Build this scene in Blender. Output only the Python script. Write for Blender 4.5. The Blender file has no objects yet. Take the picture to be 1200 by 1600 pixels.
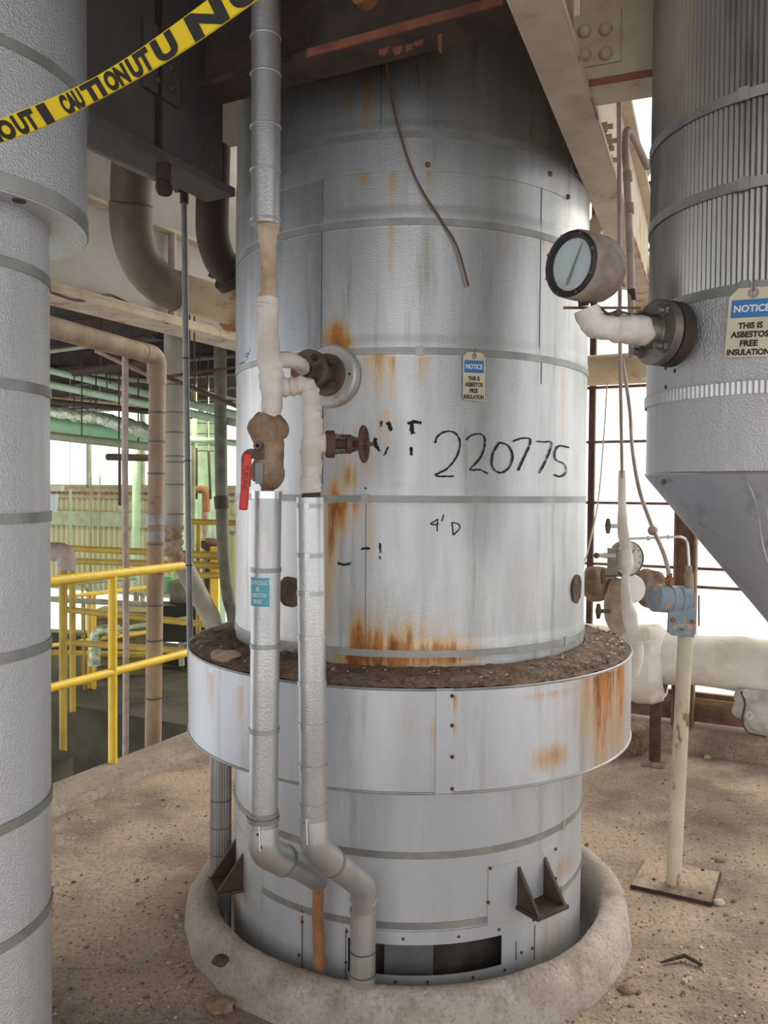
import bpy, math, random
import numpy as np
from mathutils import Vector, Matrix, noise as mnoise

# ------------------------------------------------------------------ camera, world, light, exposure
SC = bpy.context.scene
COL = SC.collection
F_PX, CX_PX, CY_PX = 1292.0, 600.0, 800.0
CAM_Z = 1.5
PITCH, ROLL = math.radians(-1.55), math.radians(0.45)
CAM_M = Matrix.Rotation(math.radians(90) + PITCH, 3, 'X') @ Matrix.Rotation(ROLL, 3, 'Z')
cd = bpy.data.cameras.new('camera')
cd.sensor_fit = 'HORIZONTAL'
cd.sensor_width = 36.0
cd.lens = F_PX / 1200.0 * 36.0
cd.clip_start, cd.clip_end = 0.05, 200
cam = bpy.data.objects.new('camera', cd)
COL.objects.link(cam)
cam.matrix_world = Matrix.Translation((0, 0, CAM_Z)) @ CAM_M.to_4x4()
SC.camera = cam

SC.view_settings.view_transform = 'Standard'
SC.view_settings.look = 'None'
SC.view_settings.gamma = 1.0
SC.view_settings.use_curve_mapping = False
SC.view_settings.exposure = 1.0

world = bpy.data.worlds.new('overcast_sky')
SC.world = world
world.use_nodes = True
wn = world.node_tree
wn.nodes.clear()
wo = wn.nodes.new('ShaderNodeOutputWorld')
wb = wn.nodes.new('ShaderNodeBackground')
wg = wn.nodes.new('ShaderNodeTexCoord')
ws = wn.nodes.new('ShaderNodeSeparateXYZ')
wr = wn.nodes.new('ShaderNodeValToRGB')
wr.color_ramp.elements[0].position = 0.30
wr.color_ramp.elements[0].color = (0.78, 0.82, 0.88, 1)
wr.color_ramp.elements[1].position = 0.75
wr.color_ramp.elements[1].color = (1.0, 0.985, 0.955, 1)
wm = wn.nodes.new('ShaderNodeMath'); wm.operation = 'MULTIPLY_ADD'
wm.inputs[1].default_value = 0.5; wm.inputs[2].default_value = 0.5
wn.links.new(wg.outputs['Generated'], ws.inputs[0])
wn.links.new(ws.outputs['Z'], wm.inputs[0])
wn.links.new(wm.outputs[0], wr.inputs[0])
wn.links.new(wr.outputs[0], wb.inputs['Color'])
wb.inputs['Strength'].default_value = 1.08
wn.links.new(wb.outputs[0], wo.inputs[0])

U_DIR = Vector((math.sin(math.radians(27)), math.cos(math.radians(27)), 0))
W_DIR = Vector((U_DIR.y, -U_DIR.x, 0))
def lamp(name, loc, energy, color, size, aim=None, kind='AREA'):
    l = bpy.data.lights.new(name, kind)
    l.energy = energy
    l.color = color
    if kind == 'AREA':
        l.shape = 'RECTANGLE'; l.size = size[0]; l.size_y = size[1]
    else:
        l.shadow_soft_size = size[0]
    o = bpy.data.objects.new(name, l)
    COL.objects.link(o)
    o.location = loc
    if aim is not None:
        o.rotation_euler = (Vector(aim) - Vector(loc)).to_track_quat('-Z', 'Y').to_euler()
    return o
sun = lamp('sun', (6, 9, 9), 2.4, (1.0, 0.93, 0.82), (0.1,), None, 'SUN')
sun.data.angle = math.radians(35)
sun.rotation_euler = (-(U_DIR * 0.80 + W_DIR * 0.30 + Vector((0, 0, 0.62)))).to_track_quat('-Z', 'Y').to_euler()
# yellow-green hall lamps over the process floor beyond the railing (below its ceiling)
lamp('hall_lamp', (-3.2, 8.3, 2.25), 20, (0.98, 1.0, 0.70), (1.2, 0.5), (-3.0, 9.2, 0.3))
lamp('hall_lamp', (-1.5, 7.2, 2.2), 9, (0.98, 1.0, 0.70), (1.0, 0.5), (-1.9, 9.6, 0.2))

# ------------------------------------------------------------------ pixel <-> place
def ray(px, py):
    return CAM_M @ Vector(((px - CX_PX) / F_PX, (CY_PX - py) / F_PX, -1.0))
def A(px, py, Y):                    # the point of a sight line at depth Y
    d = ray(px, py)
    return Vector((0, 0, CAM_Z)) + d * (Y / d.y)
def onz(px, py, z=0.0):              # ... at height z
    d = ray(px, py)
    return Vector((0, 0, CAM_Z)) + d * ((z - CAM_Z) / d.z)
def oncyl(px, py, V, R=None):        # ... on the near side of an upright cylinder V = (x, y, R)
    cx, cy, r = V
    R = r if R is None else R
    d = ray(px, py)
    a = d.x * d.x + d.y * d.y
    b = -2 * (d.x * cx + d.y * cy)
    c = cx * cx + cy * cy - R * R
    q = b * b - 4 * a * c
    t = (-b - math.sqrt(max(q, 0.0))) / (2 * a)
    return Vector((0, 0, CAM_Z)) + d * t
def thz(px, py, V, R=None):          # ... as (angle from the camera-facing meridian, height)
    p = oncyl(px, py, V, R)
    return math.atan2(p.x - V[0], -(p.y - V[1])), p.z
def cpt(V, th, z, R):
    return Vector((V[0] + R * math.sin(th), V[1] - R * math.cos(th), z))
TH = math.radians(27)
U = Vector((math.sin(TH), math.cos(TH), 0))      # along the kerb and the girders
W = Vector((math.cos(TH), -math.sin(TH), 0))     # along the window wall
Z = Vector((0, 0, 1))

# ------------------------------------------------------------------ mesh building
class MB:
    def __init__(s):
        s.v = []; s.f = []
    def add(s, vs, fs):
        o = len(s.v)
        s.v.extend([tuple(p) for p in vs])
        s.f.extend([tuple(i + o for i in f) for f in fs])
        return s
    def box(s, c, size, ex=None, ey=None, ez=None):
        ex = Vector((1, 0, 0)) if ex is None else ex.normalized()
        ez = Vector((0, 0, 1)) if ez is None else ez.normalized()
        ey = ez.cross(ex).normalized() if ey is None else ey.normalized()
        c = Vector(c); a, b, d = size[0] / 2, size[1] / 2, size[2] / 2
        vs = [c + ex * i * a + ey * j * b + ez * k * d for k in (-1, 1) for j in (-1, 1) for i in (-1, 1)]
        return s.add(vs, [(0, 2, 3, 1), (4, 5, 7, 6), (0, 1, 5, 4), (2, 6, 7, 3), (0, 4, 6, 2), (1, 3, 7, 5)])
    def tube(s, pts, r, seg=16, cap=True, flat=1.0, up=None, lump=0.0, lscale=20.0):
        pts = [Vector(p) for p in pts]
        n = len(pts)
        rs = list(r) if isinstance(r, (list, tuple)) else [r] * n
        tans = []
        for i in range(n):
            a = pts[max(i - 1, 0)]; b = pts[min(i + 1, n - 1)]
            t = (b - a)
            tans.append(t.normalized() if t.length > 1e-9 else Vector((0, 0, 1)))
        ref = up if up is not None else (Vector((0, 0, 1)) if abs(tans[0].z) < 0.9 else Vector((0, 1, 0)))
        x = (ref - tans[0] * ref.dot(tans[0])).normalized()
        vs = []; fs = []
        for i in range(n):
            t = tans[i]
            x = (x - t * x.dot(t))
            x = x.normalized() if x.length > 1e-6 else t.orthogonal().normalized()
            y = t.cross(x)
            for k in range(seg):
                a = 2 * math.pi * k / seg
                d = x * math.cos(a) + y * math.sin(a) * flat
                rr = rs[i]
                if lump:
                    rr *= 1 + lump * mnoise.noise((pts[i] + d * rs[i]) * lscale)
                vs.append(pts[i] + d * rr)
        for i in range(n - 1):
            for k in range(seg):
                k2 = (k + 1) % seg
                fs.append((i * seg + k, i * seg + k2, (i + 1) * seg + k2, (i + 1) * seg + k))
        if cap:
            fs.append(tuple(range(seg - 1, -1, -1)))
            fs.append(tuple((n - 1) * seg + k for k in range(seg)))
        return s.add(vs, fs)
    def lathe(s, prof, c, axis=None, seg=64, closed=False, th0=None, th1=None, lump=0.0, lscale=6.0, caps=False):
        c = Vector(c)
        ax = Vector((0, 0, 1)) if axis is None else Vector(axis).normalized()
        if abs(ax.z) > 0.999:
            e1, e2 = Vector((0, -1, 0)), Vector((1, 0, 0))
        else:
            e1 = Vector((0, 0, 1)) - ax * ax.z
            e1.normalize(); e2 = ax.cross(e1)
        full = th0 is None
        n = seg if full else seg + 1
        vs = []; fs = []
        for r, h in prof:
            for k in range(n):
                a = 2 * math.pi * k / seg if full else th0 + (th1 - th0) * k / seg
                d = e1 * math.cos(a) + e2 * math.sin(a)
                p = c + d * r + ax * h
                if lump and r > 1e-6:
                    p = p + (d + ax * 0.4) * lump * mnoise.noise(p * lscale) + d * lump * 0.35 * mnoise.noise(p * lscale * 5)
                vs.append(p)
        m = len(prof)
        for i in range(m if closed else m - 1):
            j = (i + 1) % m
            for k in range(n if full else n - 1):
                k2 = (k + 1) % n
                fs.append((i * n + k, i * n + k2, j * n + k2, j * n + k))
        if caps:
            fs.append(tuple(range(n - 1, -1, -1)))
            fs.append(tuple((m - 1) * n + k for k in range(n)))
        return s.add(vs, fs)
    def cyl(s, p0, p1, r, seg=24, r2=None):
        return s.tube([p0, p1], [r, r if r2 is None else r2], seg)
    def ball(s, c, r, sc=(1, 1, 1), seg=16, rings=10, lump=0.0, lscale=20.0):
        c = Vector(c); vs = []; fs = []
        for i in range(rings + 1):
            ph = math.pi * i / rings
            for k in range(seg):
                a = 2 * math.pi * k / seg
                d = Vector((math.sin(ph) * math.cos(a), math.sin(ph) * math.sin(a), math.cos(ph)))
                q = r * (1 + (lump * mnoise.noise((c + d * r) * lscale) if lump else 0))
                vs.append(c + Vector((d.x * sc[0], d.y * sc[1], d.z * sc[2])) * q)
        for i in range(rings):
            for k in range(seg):
                k2 = (k + 1) % seg
                fs.append((i * seg + k, (i + 1) * seg + k, (i + 1) * seg + k2, i * seg + k2))
        return s.add(vs, fs)
    def torus(s, c, R, r, axis=None, seg=32, tseg=10):
        prof = [(R + r * math.cos(2 * math.pi * k / tseg), r * math.sin(2 * math.pi * k / tseg)) for k in range(tseg)]
        return s.lathe(prof, c, axis, seg, closed=True)
    def cpatch(s, V, th0, th1, z0, z1, R, t=0.002, seg=None):       # curved plate on an upright cylinder
        seg = seg or max(2, int(abs(th1 - th0) / math.radians(1.5)))
        vs = []; fs = []
        for k in range(seg + 1):
            th = th0 + (th1 - th0) * k / seg
            for rr, zz in ((R, z0), (R + t, z0), (R + t, z1), (R, z1)):
                vs.append(cpt(V, th, zz, rr))
        for k in range(seg):
            for q in range(4):
                a = k * 4 + q; b = k * 4 + (q + 1) % 4
                fs.append((a, a + 4, b + 4, b))
        fs.append((0, 1, 2, 3)); fs.append(tuple(seg * 4 + q for q in (3, 2, 1, 0)))
        return s.add(vs, fs)
    def ring(s, V, z, w, R, t=0.002, seg=144):
        return s.lathe([(R, z - w / 2), (R + t, z - w / 2), (R + t, z + w / 2), (R, z + w / 2)], (V[0], V[1], 0), None, seg, closed=True)
    def poly(s, pts, n, t):                                          # flat outline with thickness t along n
        pts = [Vector(p) for p in pts]; m = len(pts)
        q = [p + n * t for p in pts]
        fs = [tuple(range(m)), tuple(range(2 * m - 1, m - 1, -1))]
        fs += [(i, m + i, m + (i + 1) % m, (i + 1) % m) for i in range(m)]
        return s.add(pts + q, fs)
    def ibeam(s, p0, p1, w, h, tf=0.018, tw=0.014):                  # p0, p1 on the middle of the underside
        p0, p1 = Vector(p0), Vector(p1)
        d = (p1 - p0); L = d.length; d.normalize()
        sd = d.cross(Z).normalized()
        m = (p0 + p1) / 2
        s.box(m + Z * tf / 2, (L, w, tf), d, sd, Z)
        s.box(m + Z * (h - tf / 2), (L, w, tf), d, sd, Z)
        s.box(m + Z * h / 2, (L, tw, h - 2 * tf), d, sd, Z)
        return s
    def build(s, name, mat, parent=None, smooth=35, bevel=0.0, label=None):
        org = ORG.get(parent.name, Vector((0, 0, 0))) if parent is not None else Vector((0, 0, 0))
        me = bpy.data.meshes.new(name)
        me.from_pydata([(p[0] - org[0], p[1] - org[1], p[2] - org[2]) for p in s.v], [], s.f)
        me.validate()
        me.update()
        o = bpy.data.objects.new(name, me)
        COL.objects.link(o)
        if mat is not None:
            me.materials.append(mat)
        if parent is not None:
            o.parent = parent
            ORG[o.name] = org
        if smooth:
            me.shade_smooth()
            me.set_sharp_from_angle(angle=math.radians(smooth))
        if bevel:
            b = o.modifiers.new('bevel', 'BEVEL'); b.width = bevel; b.segments = 2; b.limit_method = 'ANGLE'
            b.angle_limit = math.radians(40)
        if label:
            o['label'] = label
        return o

ORG = {}
def thing(name, label, cat, loc, group=None):
    o = bpy.data.objects.new(name, None)
    COL.objects.link(o)
    o.location = Vector(loc)
    o.empty_display_size = 0.1
    o['label'] = label; o['category'] = cat
    if group: o['group'] = group
    ORG[o.name] = Vector(loc)
    return o
def single(name, mb, mat, label, cat, group=None, kind=None, **k):   # a thing that is one mesh
    o = mb.build(name, mat, None, **k)
    o['label'] = label; o['category'] = cat
    if group: o['group'] = group
    if kind: o['kind'] = kind
    return o
def struct(name, mb, mat, parent=None, **k):
    o = mb.build(name, mat, parent, **k)
    if parent is None:
        o['kind'] = 'structure'
    return o

def spline(pts, n=8):                # Catmull-Rom through the points
    P = [Vector(p) for p in pts]
    P = [P[0] * 2 - P[1]] + P + [P[-1] * 2 - P[-2]]
    out = []
    for i in range(1, len(P) - 2):
        a, b, c, d = P[i - 1], P[i], P[i + 1], P[i + 2]
        for k in range(n):
            t = k / n
            out.append(0.5 * (2 * b + (c - a) * t + (2 * a - 5 * b + 4 * c - d) * t * t + (3 * b - a - 3 * c + d) * t ** 3))
    out.append(P[-2])
    return out
def fillet(pts, rad, n=8):           # straight runs with rounded corners
    P = [Vector(p) for p in pts]
    out = [P[0]]
    for i in range(1, len(P) - 1):
        a = (P[i - 1] - P[i]); b = (P[i + 1] - P[i])
        la, lb = a.length, b.length
        a.normalize(); b.normalize()
        ang = a.angle(b)
        d = min(rad / max(math.tan(ang / 2), 1e-3), la * 0.49, lb * 0.49)
        p, q = P[i] + a * d, P[i] + b * d
        for k in range(n + 1):
            t = k / n
            out.append(p * (1 - t) ** 2 + P[i] * 2 * t * (1 - t) + q * t * t)
    out.append(P[-1])
    return out

def text_mesh(body, size, bold=0.0, spacing=1.0):    # glyph triangles in the xy plane, centred
    c = bpy.data.curves.new('glyphs', 'FONT')
    c.body = body; c.size = size; c.align_x = 'CENTER'; c.align_y = 'CENTER'
    c.offset = bold; c.space_character = spacing; c.resolution_u = 4
    o = bpy.data.objects.new('glyphs', c)
    COL.objects.link(o)
    bpy.context.view_layer.update()
    ev = o.evaluated_get(bpy.context.evaluated_depsgraph_get())
    m = ev.to_mesh()
    vs = [v.co.copy() for v in m.vertices]
    fs = [tuple(p.vertices) for p in m.polygons]
    ev.to_mesh_clear()
    bpy.data.objects.remove(o); bpy.data.curves.remove(c)
    return vs, fs
def text_flat(mb, body, size, c, ex, ey, n, off, bold=0.0, fitw=None, fith=None, spacing=1.0):
    vs, fs = text_mesh(body, size, bold, spacing)
    x0, x1 = min(v.x for v in vs), max(v.x for v in vs)
    y0, y1 = min(v.y for v in vs), max(v.y for v in vs)
    sx = fitw / (x1 - x0) if fitw else 1.0
    sy = fith / (y1 - y0) if fith else 1.0
    mb.add([Vector(c) + ex * (v.x - (x0 + x1) / 2) * sx + ey * (v.y - (y0 + y1) / 2) * sy + n * off for v in vs], fs)
    return mb

# ------------------------------------------------------------------ materials
def lin(c):
    return tuple(((x / 255) / 12.92 if x / 255 <= 0.04045 else ((x / 255 + 0.055) / 1.055) ** 2.4) for x in c) + (1,)
def M(name, c1, c2=None, rough=0.6, metal=0.0, ns=6.0, stretch=(1, 1, 1), lo=0.35, hi=0.65, bump=0.0, bs=60.0, bdist=0.004,
      rust=None, rs=5.0, rstretch=(1, 1, 1), rc=((96, 52, 26), (140, 84, 44)), attr=False, rough2=None, grime=None, grime_s=(5, 5, 0.7), vor=False, speck=None):
    m = bpy.data.materials.new(name)
    m.use_nodes = True
    t = m.node_tree; N = t.nodes; L = t.links
    N.clear()
    out = N.new('ShaderNodeOutputMaterial')
    b = N.new('ShaderNodeBsdfPrincipled')
    L.new(b.outputs[0], out.inputs[0])
    tc = N.new('ShaderNodeTexCoord')
    def nz(scale, st, detail=6, rgh=0.6):
        mp = N.new('ShaderNodeMapping'); mp.inputs['Scale'].default_value = st
        L.new(tc.outputs['Object'], mp.inputs[0])
        n = N.new('ShaderNodeTexNoise'); n.inputs['Scale'].default_value = scale
        n.inputs['Detail'].default_value = detail; n.inputs['Roughness'].default_value = rgh
        L.new(mp.outputs[0], n.inputs['Vector'])
        return n.outputs['Fac']
    def rng(sock, a, z):
        r = N.new('ShaderNodeMapRange'); r.interpolation_type = 'SMOOTHSTEP'
        r.inputs['From Min'].default_value = a; r.inputs['From Max'].default_value = z
        L.new(sock, r.inputs['Value'])
        return r.outputs['Result']
    def mix(fac, a, z):
        x = N.new('ShaderNodeMix'); x.data_type = 'RGBA'
        L.new(fac, x.inputs[0])
        for s, q in ((x.inputs[6], a), (x.inputs[7], z)):
            if isinstance(q, tuple): s.default_value = q
            else: L.new(q, s)
        return x.outputs[2]
    def mth(op, a, z, y=0.0):
        x = N.new('ShaderNodeMath'); x.operation = op
        for s, q in ((x.inputs[0], a), (x.inputs[1], z), (x.inputs[2], y)):
            if isinstance(q, (int, float)): s.default_value = q
            else: L.new(q, s)
        return x.outputs[0]
    c1 = lin(c1); c2 = lin(c2) if c2 else None
    col = c1
    if c2:
        col = mix(rng(nz(ns, stretch), lo, hi), c1, c2)
    if grime:
        g = rng(nz(4.0, grime_s, 8, 0.65), 0.52, 0.78)
        gm = mth('MULTIPLY', g, grime[1])
        col = mix(gm, col, lin(grime[0]))
    if speck:
        col = mix(mth('MULTIPLY', rng(nz(speck[0], (1, 1, 1), 8, 0.75), 0.50, 0.62), speck[2]), col, lin(speck[1]))
        col = mix(mth('MULTIPLY', rng(nz(speck[0] * 0.63, (1, 1, 1.3), 8, 0.75), 0.58, 0.68), speck[2]), col, lin(speck[3]))
    mask = None
    if rust is not None:
        mask = rng(nz(rs, rstretch, 9, 0.65), rust - 0.04, rust + 0.05)
    if attr:
        at = N.new('ShaderNodeAttribute'); at.attribute_name = 'rust'
        st = nz(11.0, (3.6, 3.6, 0.30), 9, 0.72)
        st2 = nz(40.0, (1, 1, 0.5), 5, 0.6)
        k = mth('MULTIPLY', at.outputs['Fac'], mth('ADD', mth('MULTIPLY', rng(st, 0.32, 0.68), 0.95), mth('MULTIPLY_ADD', st2, 0.6, 0.30)))
        col = mix(mth('MULTIPLY', rng(k, 0.05, 0.62), 0.70), col, lin((186, 146, 82)))
        a2 = rng(k, 0.46, 1.10)
        mask = a2 if mask is None else mth('MAXIMUM', mask, a2)
    if mask is not None:
        rcol = mix(rng(nz(14.0, (1, 1, 0.6), 6), 0.38, 0.62), lin(rc[0]), lin(rc[1]))
        col = mix(mask, col, rcol)
        for nm, v0, v1 in (('Metallic', metal, 0.0), ('Roughness', rough, 0.85)):
            r = N.new('ShaderNodeMapRange')
            r.inputs['To Min'].default_value = v0; r.inputs['To Max'].default_value = v1
            L.new(mask, r.inputs['Value']); L.new(r.outputs['Result'], b.inputs[nm])
    else:
        b.inputs['Metallic'].default_value = metal
        if rough2 is not None:
            r = N.new('ShaderNodeMapRange'); r.inputs['To Min'].default_value = rough; r.inputs['To Max'].default_value = rough2
            L.new(rng(nz(3.0, (1.5, 1.5, 0.5)), 0.35, 0.65), r.inputs['Value']); L.new(r.outputs['Result'], b.inputs['Roughness'])
        else:
            b.inputs['Roughness'].default_value = rough
    if isinstance(col, tuple): b.inputs['Base Color'].default_value = col
    else: L.new(col, b.inputs['Base Color'])
    if bump:
        bp = N.new('ShaderNodeBump'); bp.inputs['Strength'].default_value = bump; bp.inputs['Distance'].default_value = bdist
        if vor:
            v = N.new('ShaderNodeTexVoronoi'); v.feature = 'SMOOTH_F1'; v.inputs['Scale'].default_value = bs
            L.new(tc.outputs['Object'], v.inputs['Vector']); h = v.outputs['Distance']
        else:
            h = nz(bs, (1, 1, 1), 4, 0.6)
        L.new(h, bp.inputs['Height']); L.new(bp.outputs[0], b.inputs['Normal'])
    return m

RUST = ((92, 46, 22), (150, 84, 38))
m_vessel = M('stucco_aluminium', (166, 167, 167), (188, 189, 190), 0.40, 0.80, 3.0, (2.2, 2.2, 0.35), bump=0.4, bs=260, bdist=0.002, attr=True, grime=((126, 118, 102), 0.75), grime_s=(5, 5, 0.4), rc=((124, 68, 28), (184, 118, 50)))
m_skirt = M('smooth_aluminium', (196, 199, 204), (178, 181, 187), 0.42, 0.42, 2.5, (1.8, 1.8, 0.4), bump=0.12, bs=260, bdist=0.001, attr=True, grime=((150, 144, 132), 0.7), grime_s=(5, 5, 0.4), rc=((122, 70, 32), (176, 116, 56)))
m_pipe = M('pipe_aluminium', (190, 190, 190), (168, 168, 168), 0.36, 0.72, 5, (1, 1, 0.5), bump=0.3, bs=190, bdist=0.0025, grime=((150, 132, 108), 0.6), grime_s=(3, 3, 1.0))
m_stucco = M('coarse_stucco_aluminium', (200, 201, 205), (208, 209, 213), 0.30, 0.66, 2.0, (1, 1, 0.4), bump=1.0, bs=230, bdist=0.004, grime=((140, 138, 134), 0.35))
m_band = M('strap_metal', (136, 136, 134), (158, 158, 155), 0.5, 0.6, 9, bump=0.05)
m_paleband = M('pale_strap_metal', (176, 176, 174), (160, 160, 158), 0.45, 0.6, 9)
m_seam = M('seam_grey_metal', (96, 96, 96), None, 0.6, 0.6)
m_bright = M('bright_metal', (205, 205, 205), None, 0.3, 0.9)
m_rib = M('ribbed_aluminium', (150, 148, 144), (170, 168, 164), 0.30, 0.82, 2, (1, 1, 0.5), rust=0.66, rs=2.4, rstretch=(1.2, 1.2, 0.35), rc=((94, 80, 66), (110, 94, 78)), grime=((96, 84, 70), 0.95), grime_s=(2.2, 2.2, 0.3))
m_cone = M('cone_aluminium', (158, 161, 170), (174, 177, 185), 0.5, 0.5, 3, (1, 1, 0.4), bump=0.3, bs=160, bdist=0.002, grime=((96, 90, 86), 0.6))
m_rust = M('rusty_steel', (66, 48, 40), (92, 66, 53), 0.9, 0.0, 12, bump=0.4, bs=90, bdist=0.002)
m_darkrust = M('dark_rusty_steel', (48, 42, 40), (72, 56, 48), 0.88, 0.0, 10, bump=0.4, bs=90, bdist=0.002)
m_brown = M('brown_painted_pipe', (54, 42, 36), (66, 50, 42), 0.75, 0.0, 8)
m_dkbracket = M('dark_brown_bracket', (62, 48, 42), (80, 60, 50), 0.75, 0.1, 15, bump=0.2)
m_flange = M('worn_dark_flange', (84, 74, 66), (112, 96, 82), 0.65, 0.3, 18, rust=0.60, rs=16, bump=0.2, bs=120, bdist=0.001)
m_concrete = M('concrete', (158, 146, 134), (180, 170, 160), 0.95, 0, 5, bump=1.0, bs=70, bdist=0.007, grime=((116, 96, 78), 0.95), grime_s=(1.4, 1.4, 1.4), rust=0.70, rs=10, rc=((120, 86, 60), (136, 104, 80)), speck=(85, (120, 106, 92), 0.5, (190, 182, 172)))
m_kerb = M('kerb_concrete', (136, 124, 110), (158, 146, 134), 0.95, 0, 5, bump=0.8, bs=60, bdist=0.006, grime=((104, 90, 76), 0.7), grime_s=(1.2, 1.2, 1.2), speck=(40, (108, 96, 84), 0.7, (178, 168, 156)))
m_slab = M('mossy_slab', (64, 60, 42), (46, 42, 35), 0.95, 0, 3, bump=0.5, bs=30)
m_dkconc = M('dark_concrete', (44, 40, 36), (34, 31, 28), 0.95, 0, 3, bump=0.5, bs=30)
m_greybeam = M('grey_girder_paint', (92, 88, 86), (76, 72, 70), 0.8, 0, 3, (1, 1, 0.6), rust=0.62, rs=2.6, rc=((70, 50, 40), (96, 66, 48)), bump=0.3, bs=40)
m_beige = M('beige_beam_paint', (196, 180, 156), (174, 156, 132), 0.85, 0, 5, rust=0.61, rs=5.0, rc=((150, 92, 62), (176, 108, 76)), bump=0.5, bs=45, bdist=0.004)
m_rededge = M('red_rust_edge', (100, 60, 46), (128, 80, 60), 0.9, 0, 14, bump=0.4, bs=60)
m_cream = M('cream_wall_paint', (184, 177, 166), (164, 156, 145), 0.85, 0, 1.5, grime=((140, 126, 106), 0.5), grime_s=(1, 1, 0.6))
m_hallceil = M('dark_hall_ceiling', (44, 42, 36), (58, 54, 44), 0.95, 0, 3)  # dark base tone for the hall ceiling and upper back wall
m_ceil = M('ceiling_concrete', (120, 112, 102), (96, 90, 82), 0.9, 0, 2)
m_lag = M('white_lagging', (214, 207, 200), (196, 184, 172), 0.95, 0, 9, bump=0.7, bs=130, bdist=0.003, grime=((150, 124, 100), 0.5), grime_s=(3, 3, 2))
m_lagwhite = M('white_pipe_lagging', (228, 222, 212), (206, 196, 180), 0.9, 0, 5, bump=0.6, bs=60, bdist=0.006, grime=((168, 144, 116), 0.45), grime_s=(2, 2, 2))
m_lagtan = M('stained_lagging', (192, 172, 150), (164, 136, 112), 0.95, 0, 9, bump=0.7, bs=110, bdist=0.004, rust=0.66, rs=12, rc=((136, 92, 62), (158, 116, 84)))
m_lagbrown = M('dirty_lagging', (158, 136, 114), (118, 92, 72), 0.95, 0, 14, bump=0.9, bs=70, bdist=0.006)
m_foam = M('orange_brown_wrap', (150, 104, 66), (132, 88, 56), 0.8, 0, 12, bump=0.3, bs=60)
m_yellow = M('yellow_paint', (240, 204, 62), (226, 186, 56), 0.5, 0, 6, rust=0.70, rs=9, rc=((130, 92, 40), (160, 118, 60)))
m_dyellow = M('dull_yellow_paint', (168, 140, 44), (146, 120, 40), 0.6, 0, 6)
m_conduit = M('grey_conduit', (122, 120, 122), (140, 138, 138), 0.45, 0.4, 10)
m_paleconduit = M('pale_conduit', (176, 160, 150), (150, 134, 126), 0.6, 0.1, 10)
m_tanpipe = M('tan_pipe', (162, 140, 114), (136, 112, 90), 0.7, 0, 7, (1, 1, 0.4), rust=0.62, rs=9, rc=((132, 98, 72), (150, 120, 92)), grime=((110, 92, 72), 0.7), grime_s=(4, 4, 1.5), bump=0.3, bs=90)
m_greypipe = M('weathered_grey_pipe', (150, 146, 130), (130, 126, 110), 0.7, 0, 6, (1, 1, 0.4))
m_elbow = M('olive_grey_elbow', (88, 78, 64), (120, 106, 84), 0.6, 0, 3, (1, 1, 1), grime=((84, 72, 60), 0.5), grime_s=(1, 1, 1))
m_peach = M('flaking_peach_pipe', (206, 184, 152), (190, 166, 134), 0.7, 0, 5, rust=0.58, rs=9, rc=((176, 128, 88), (188, 146, 108)))
m_mint = M('mint_green_pipe', (168, 190, 158), (150, 172, 140), 0.6, 0, 8)
m_green = M('green_duct', (112, 166, 122), (130, 170, 126), 0.6, 0, 4, rust=0.68, rs=7)
m_foil = M('foil_lagging', (196, 204, 176), (150, 158, 130), 0.35, 0.6, 20, bump=1.0, bs=28, bdist=0.02)
m_olive = M('olive_pipe', (146, 148, 116), (124, 128, 98), 0.7, 0, 8)
m_dark = M('near_black', (34, 30, 28), None, 0.8)
m_black = M('black_rubber', (38, 36, 36), None, 0.6)
m_marker = M('black_marker', (30, 30, 34), None, 0.8)
m_streak = M('pale_dried_drip', (186, 194, 204), None, 0.6)
m_white = M('white_enamel', (226, 226, 224), None, 0.5)
m_ring = M('escutcheon_aluminium', (196, 196, 194), (180, 178, 174), 0.5, 0.4, 8, rust=0.60, rs=9, rc=((150, 94, 44), (190, 140, 74)))
m_tagcream = M('tag_cream', (214, 204, 180), (198, 186, 160), 0.6, 0, 12)
m_tagblue = M('tag_blue', (44, 112, 172), (60, 124, 180), 0.55, 0, 12)
m_tagwhite = M('tag_white', (226, 226, 222), None, 0.6)
m_teal = M('teal_sticker', (84, 162, 178), (70, 146, 164), 0.6, 0, 10)
m_edge = M('patchy_flange_edge', (190, 172, 148), (170, 150, 126), 0.9, 0, 5, rust=0.52, rs=5, rc=((132, 70, 48), (160, 92, 62)), bump=0.4, bs=60)
m_gaugegrey = M('grey_beige_gauge', (150, 142, 126), (124, 112, 96), 0.7, 0, 12)
m_machine = M('olive_machine_paint', (128, 118, 74), (108, 98, 62), 0.7, 0, 8)
m_sheet = M('duller_shaded_aluminium_sheet', (140, 144, 148), (168, 171, 174), 0.42, 0.8, 3.0, (2.2, 2.2, 0.35), bump=0.4, bs=260, bdist=0.002, grime=((120, 114, 102), 0.7), grime_s=(5, 5, 0.4))  # sheet's own duller tone, with some side shade put into the colour
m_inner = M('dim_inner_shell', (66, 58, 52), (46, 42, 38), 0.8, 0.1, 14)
m_gunmetal = M('gunmetal_flange', (96, 91, 86), (120, 114, 106), 0.45, 0.5, 14, bump=0.2, bs=90)
m_red = M('red_vinyl', (204, 50, 36), (188, 42, 32), 0.5, 0, 10)
m_tape = M('yellow_tape', (240, 212, 44), (228, 198, 38), 0.4, 0, 12)
m_blue = M('chipped_blue_paint', (130, 142, 152), (112, 130, 144), 0.65, 0, 9, rust=0.59, rs=22, rc=((176, 140, 108), (190, 160, 130)))
m_case = M('peeling_gauge_case', (156, 144, 132), (126, 112, 102), 0.8, 0, 14, rust=0.61, rs=13, rc=((104, 84, 68), (124, 102, 84)), bump=0.6, bs=60, bdist=0.004)
m_dial = M('gauge_dial', (186, 198, 200), None, 0.4)
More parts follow.
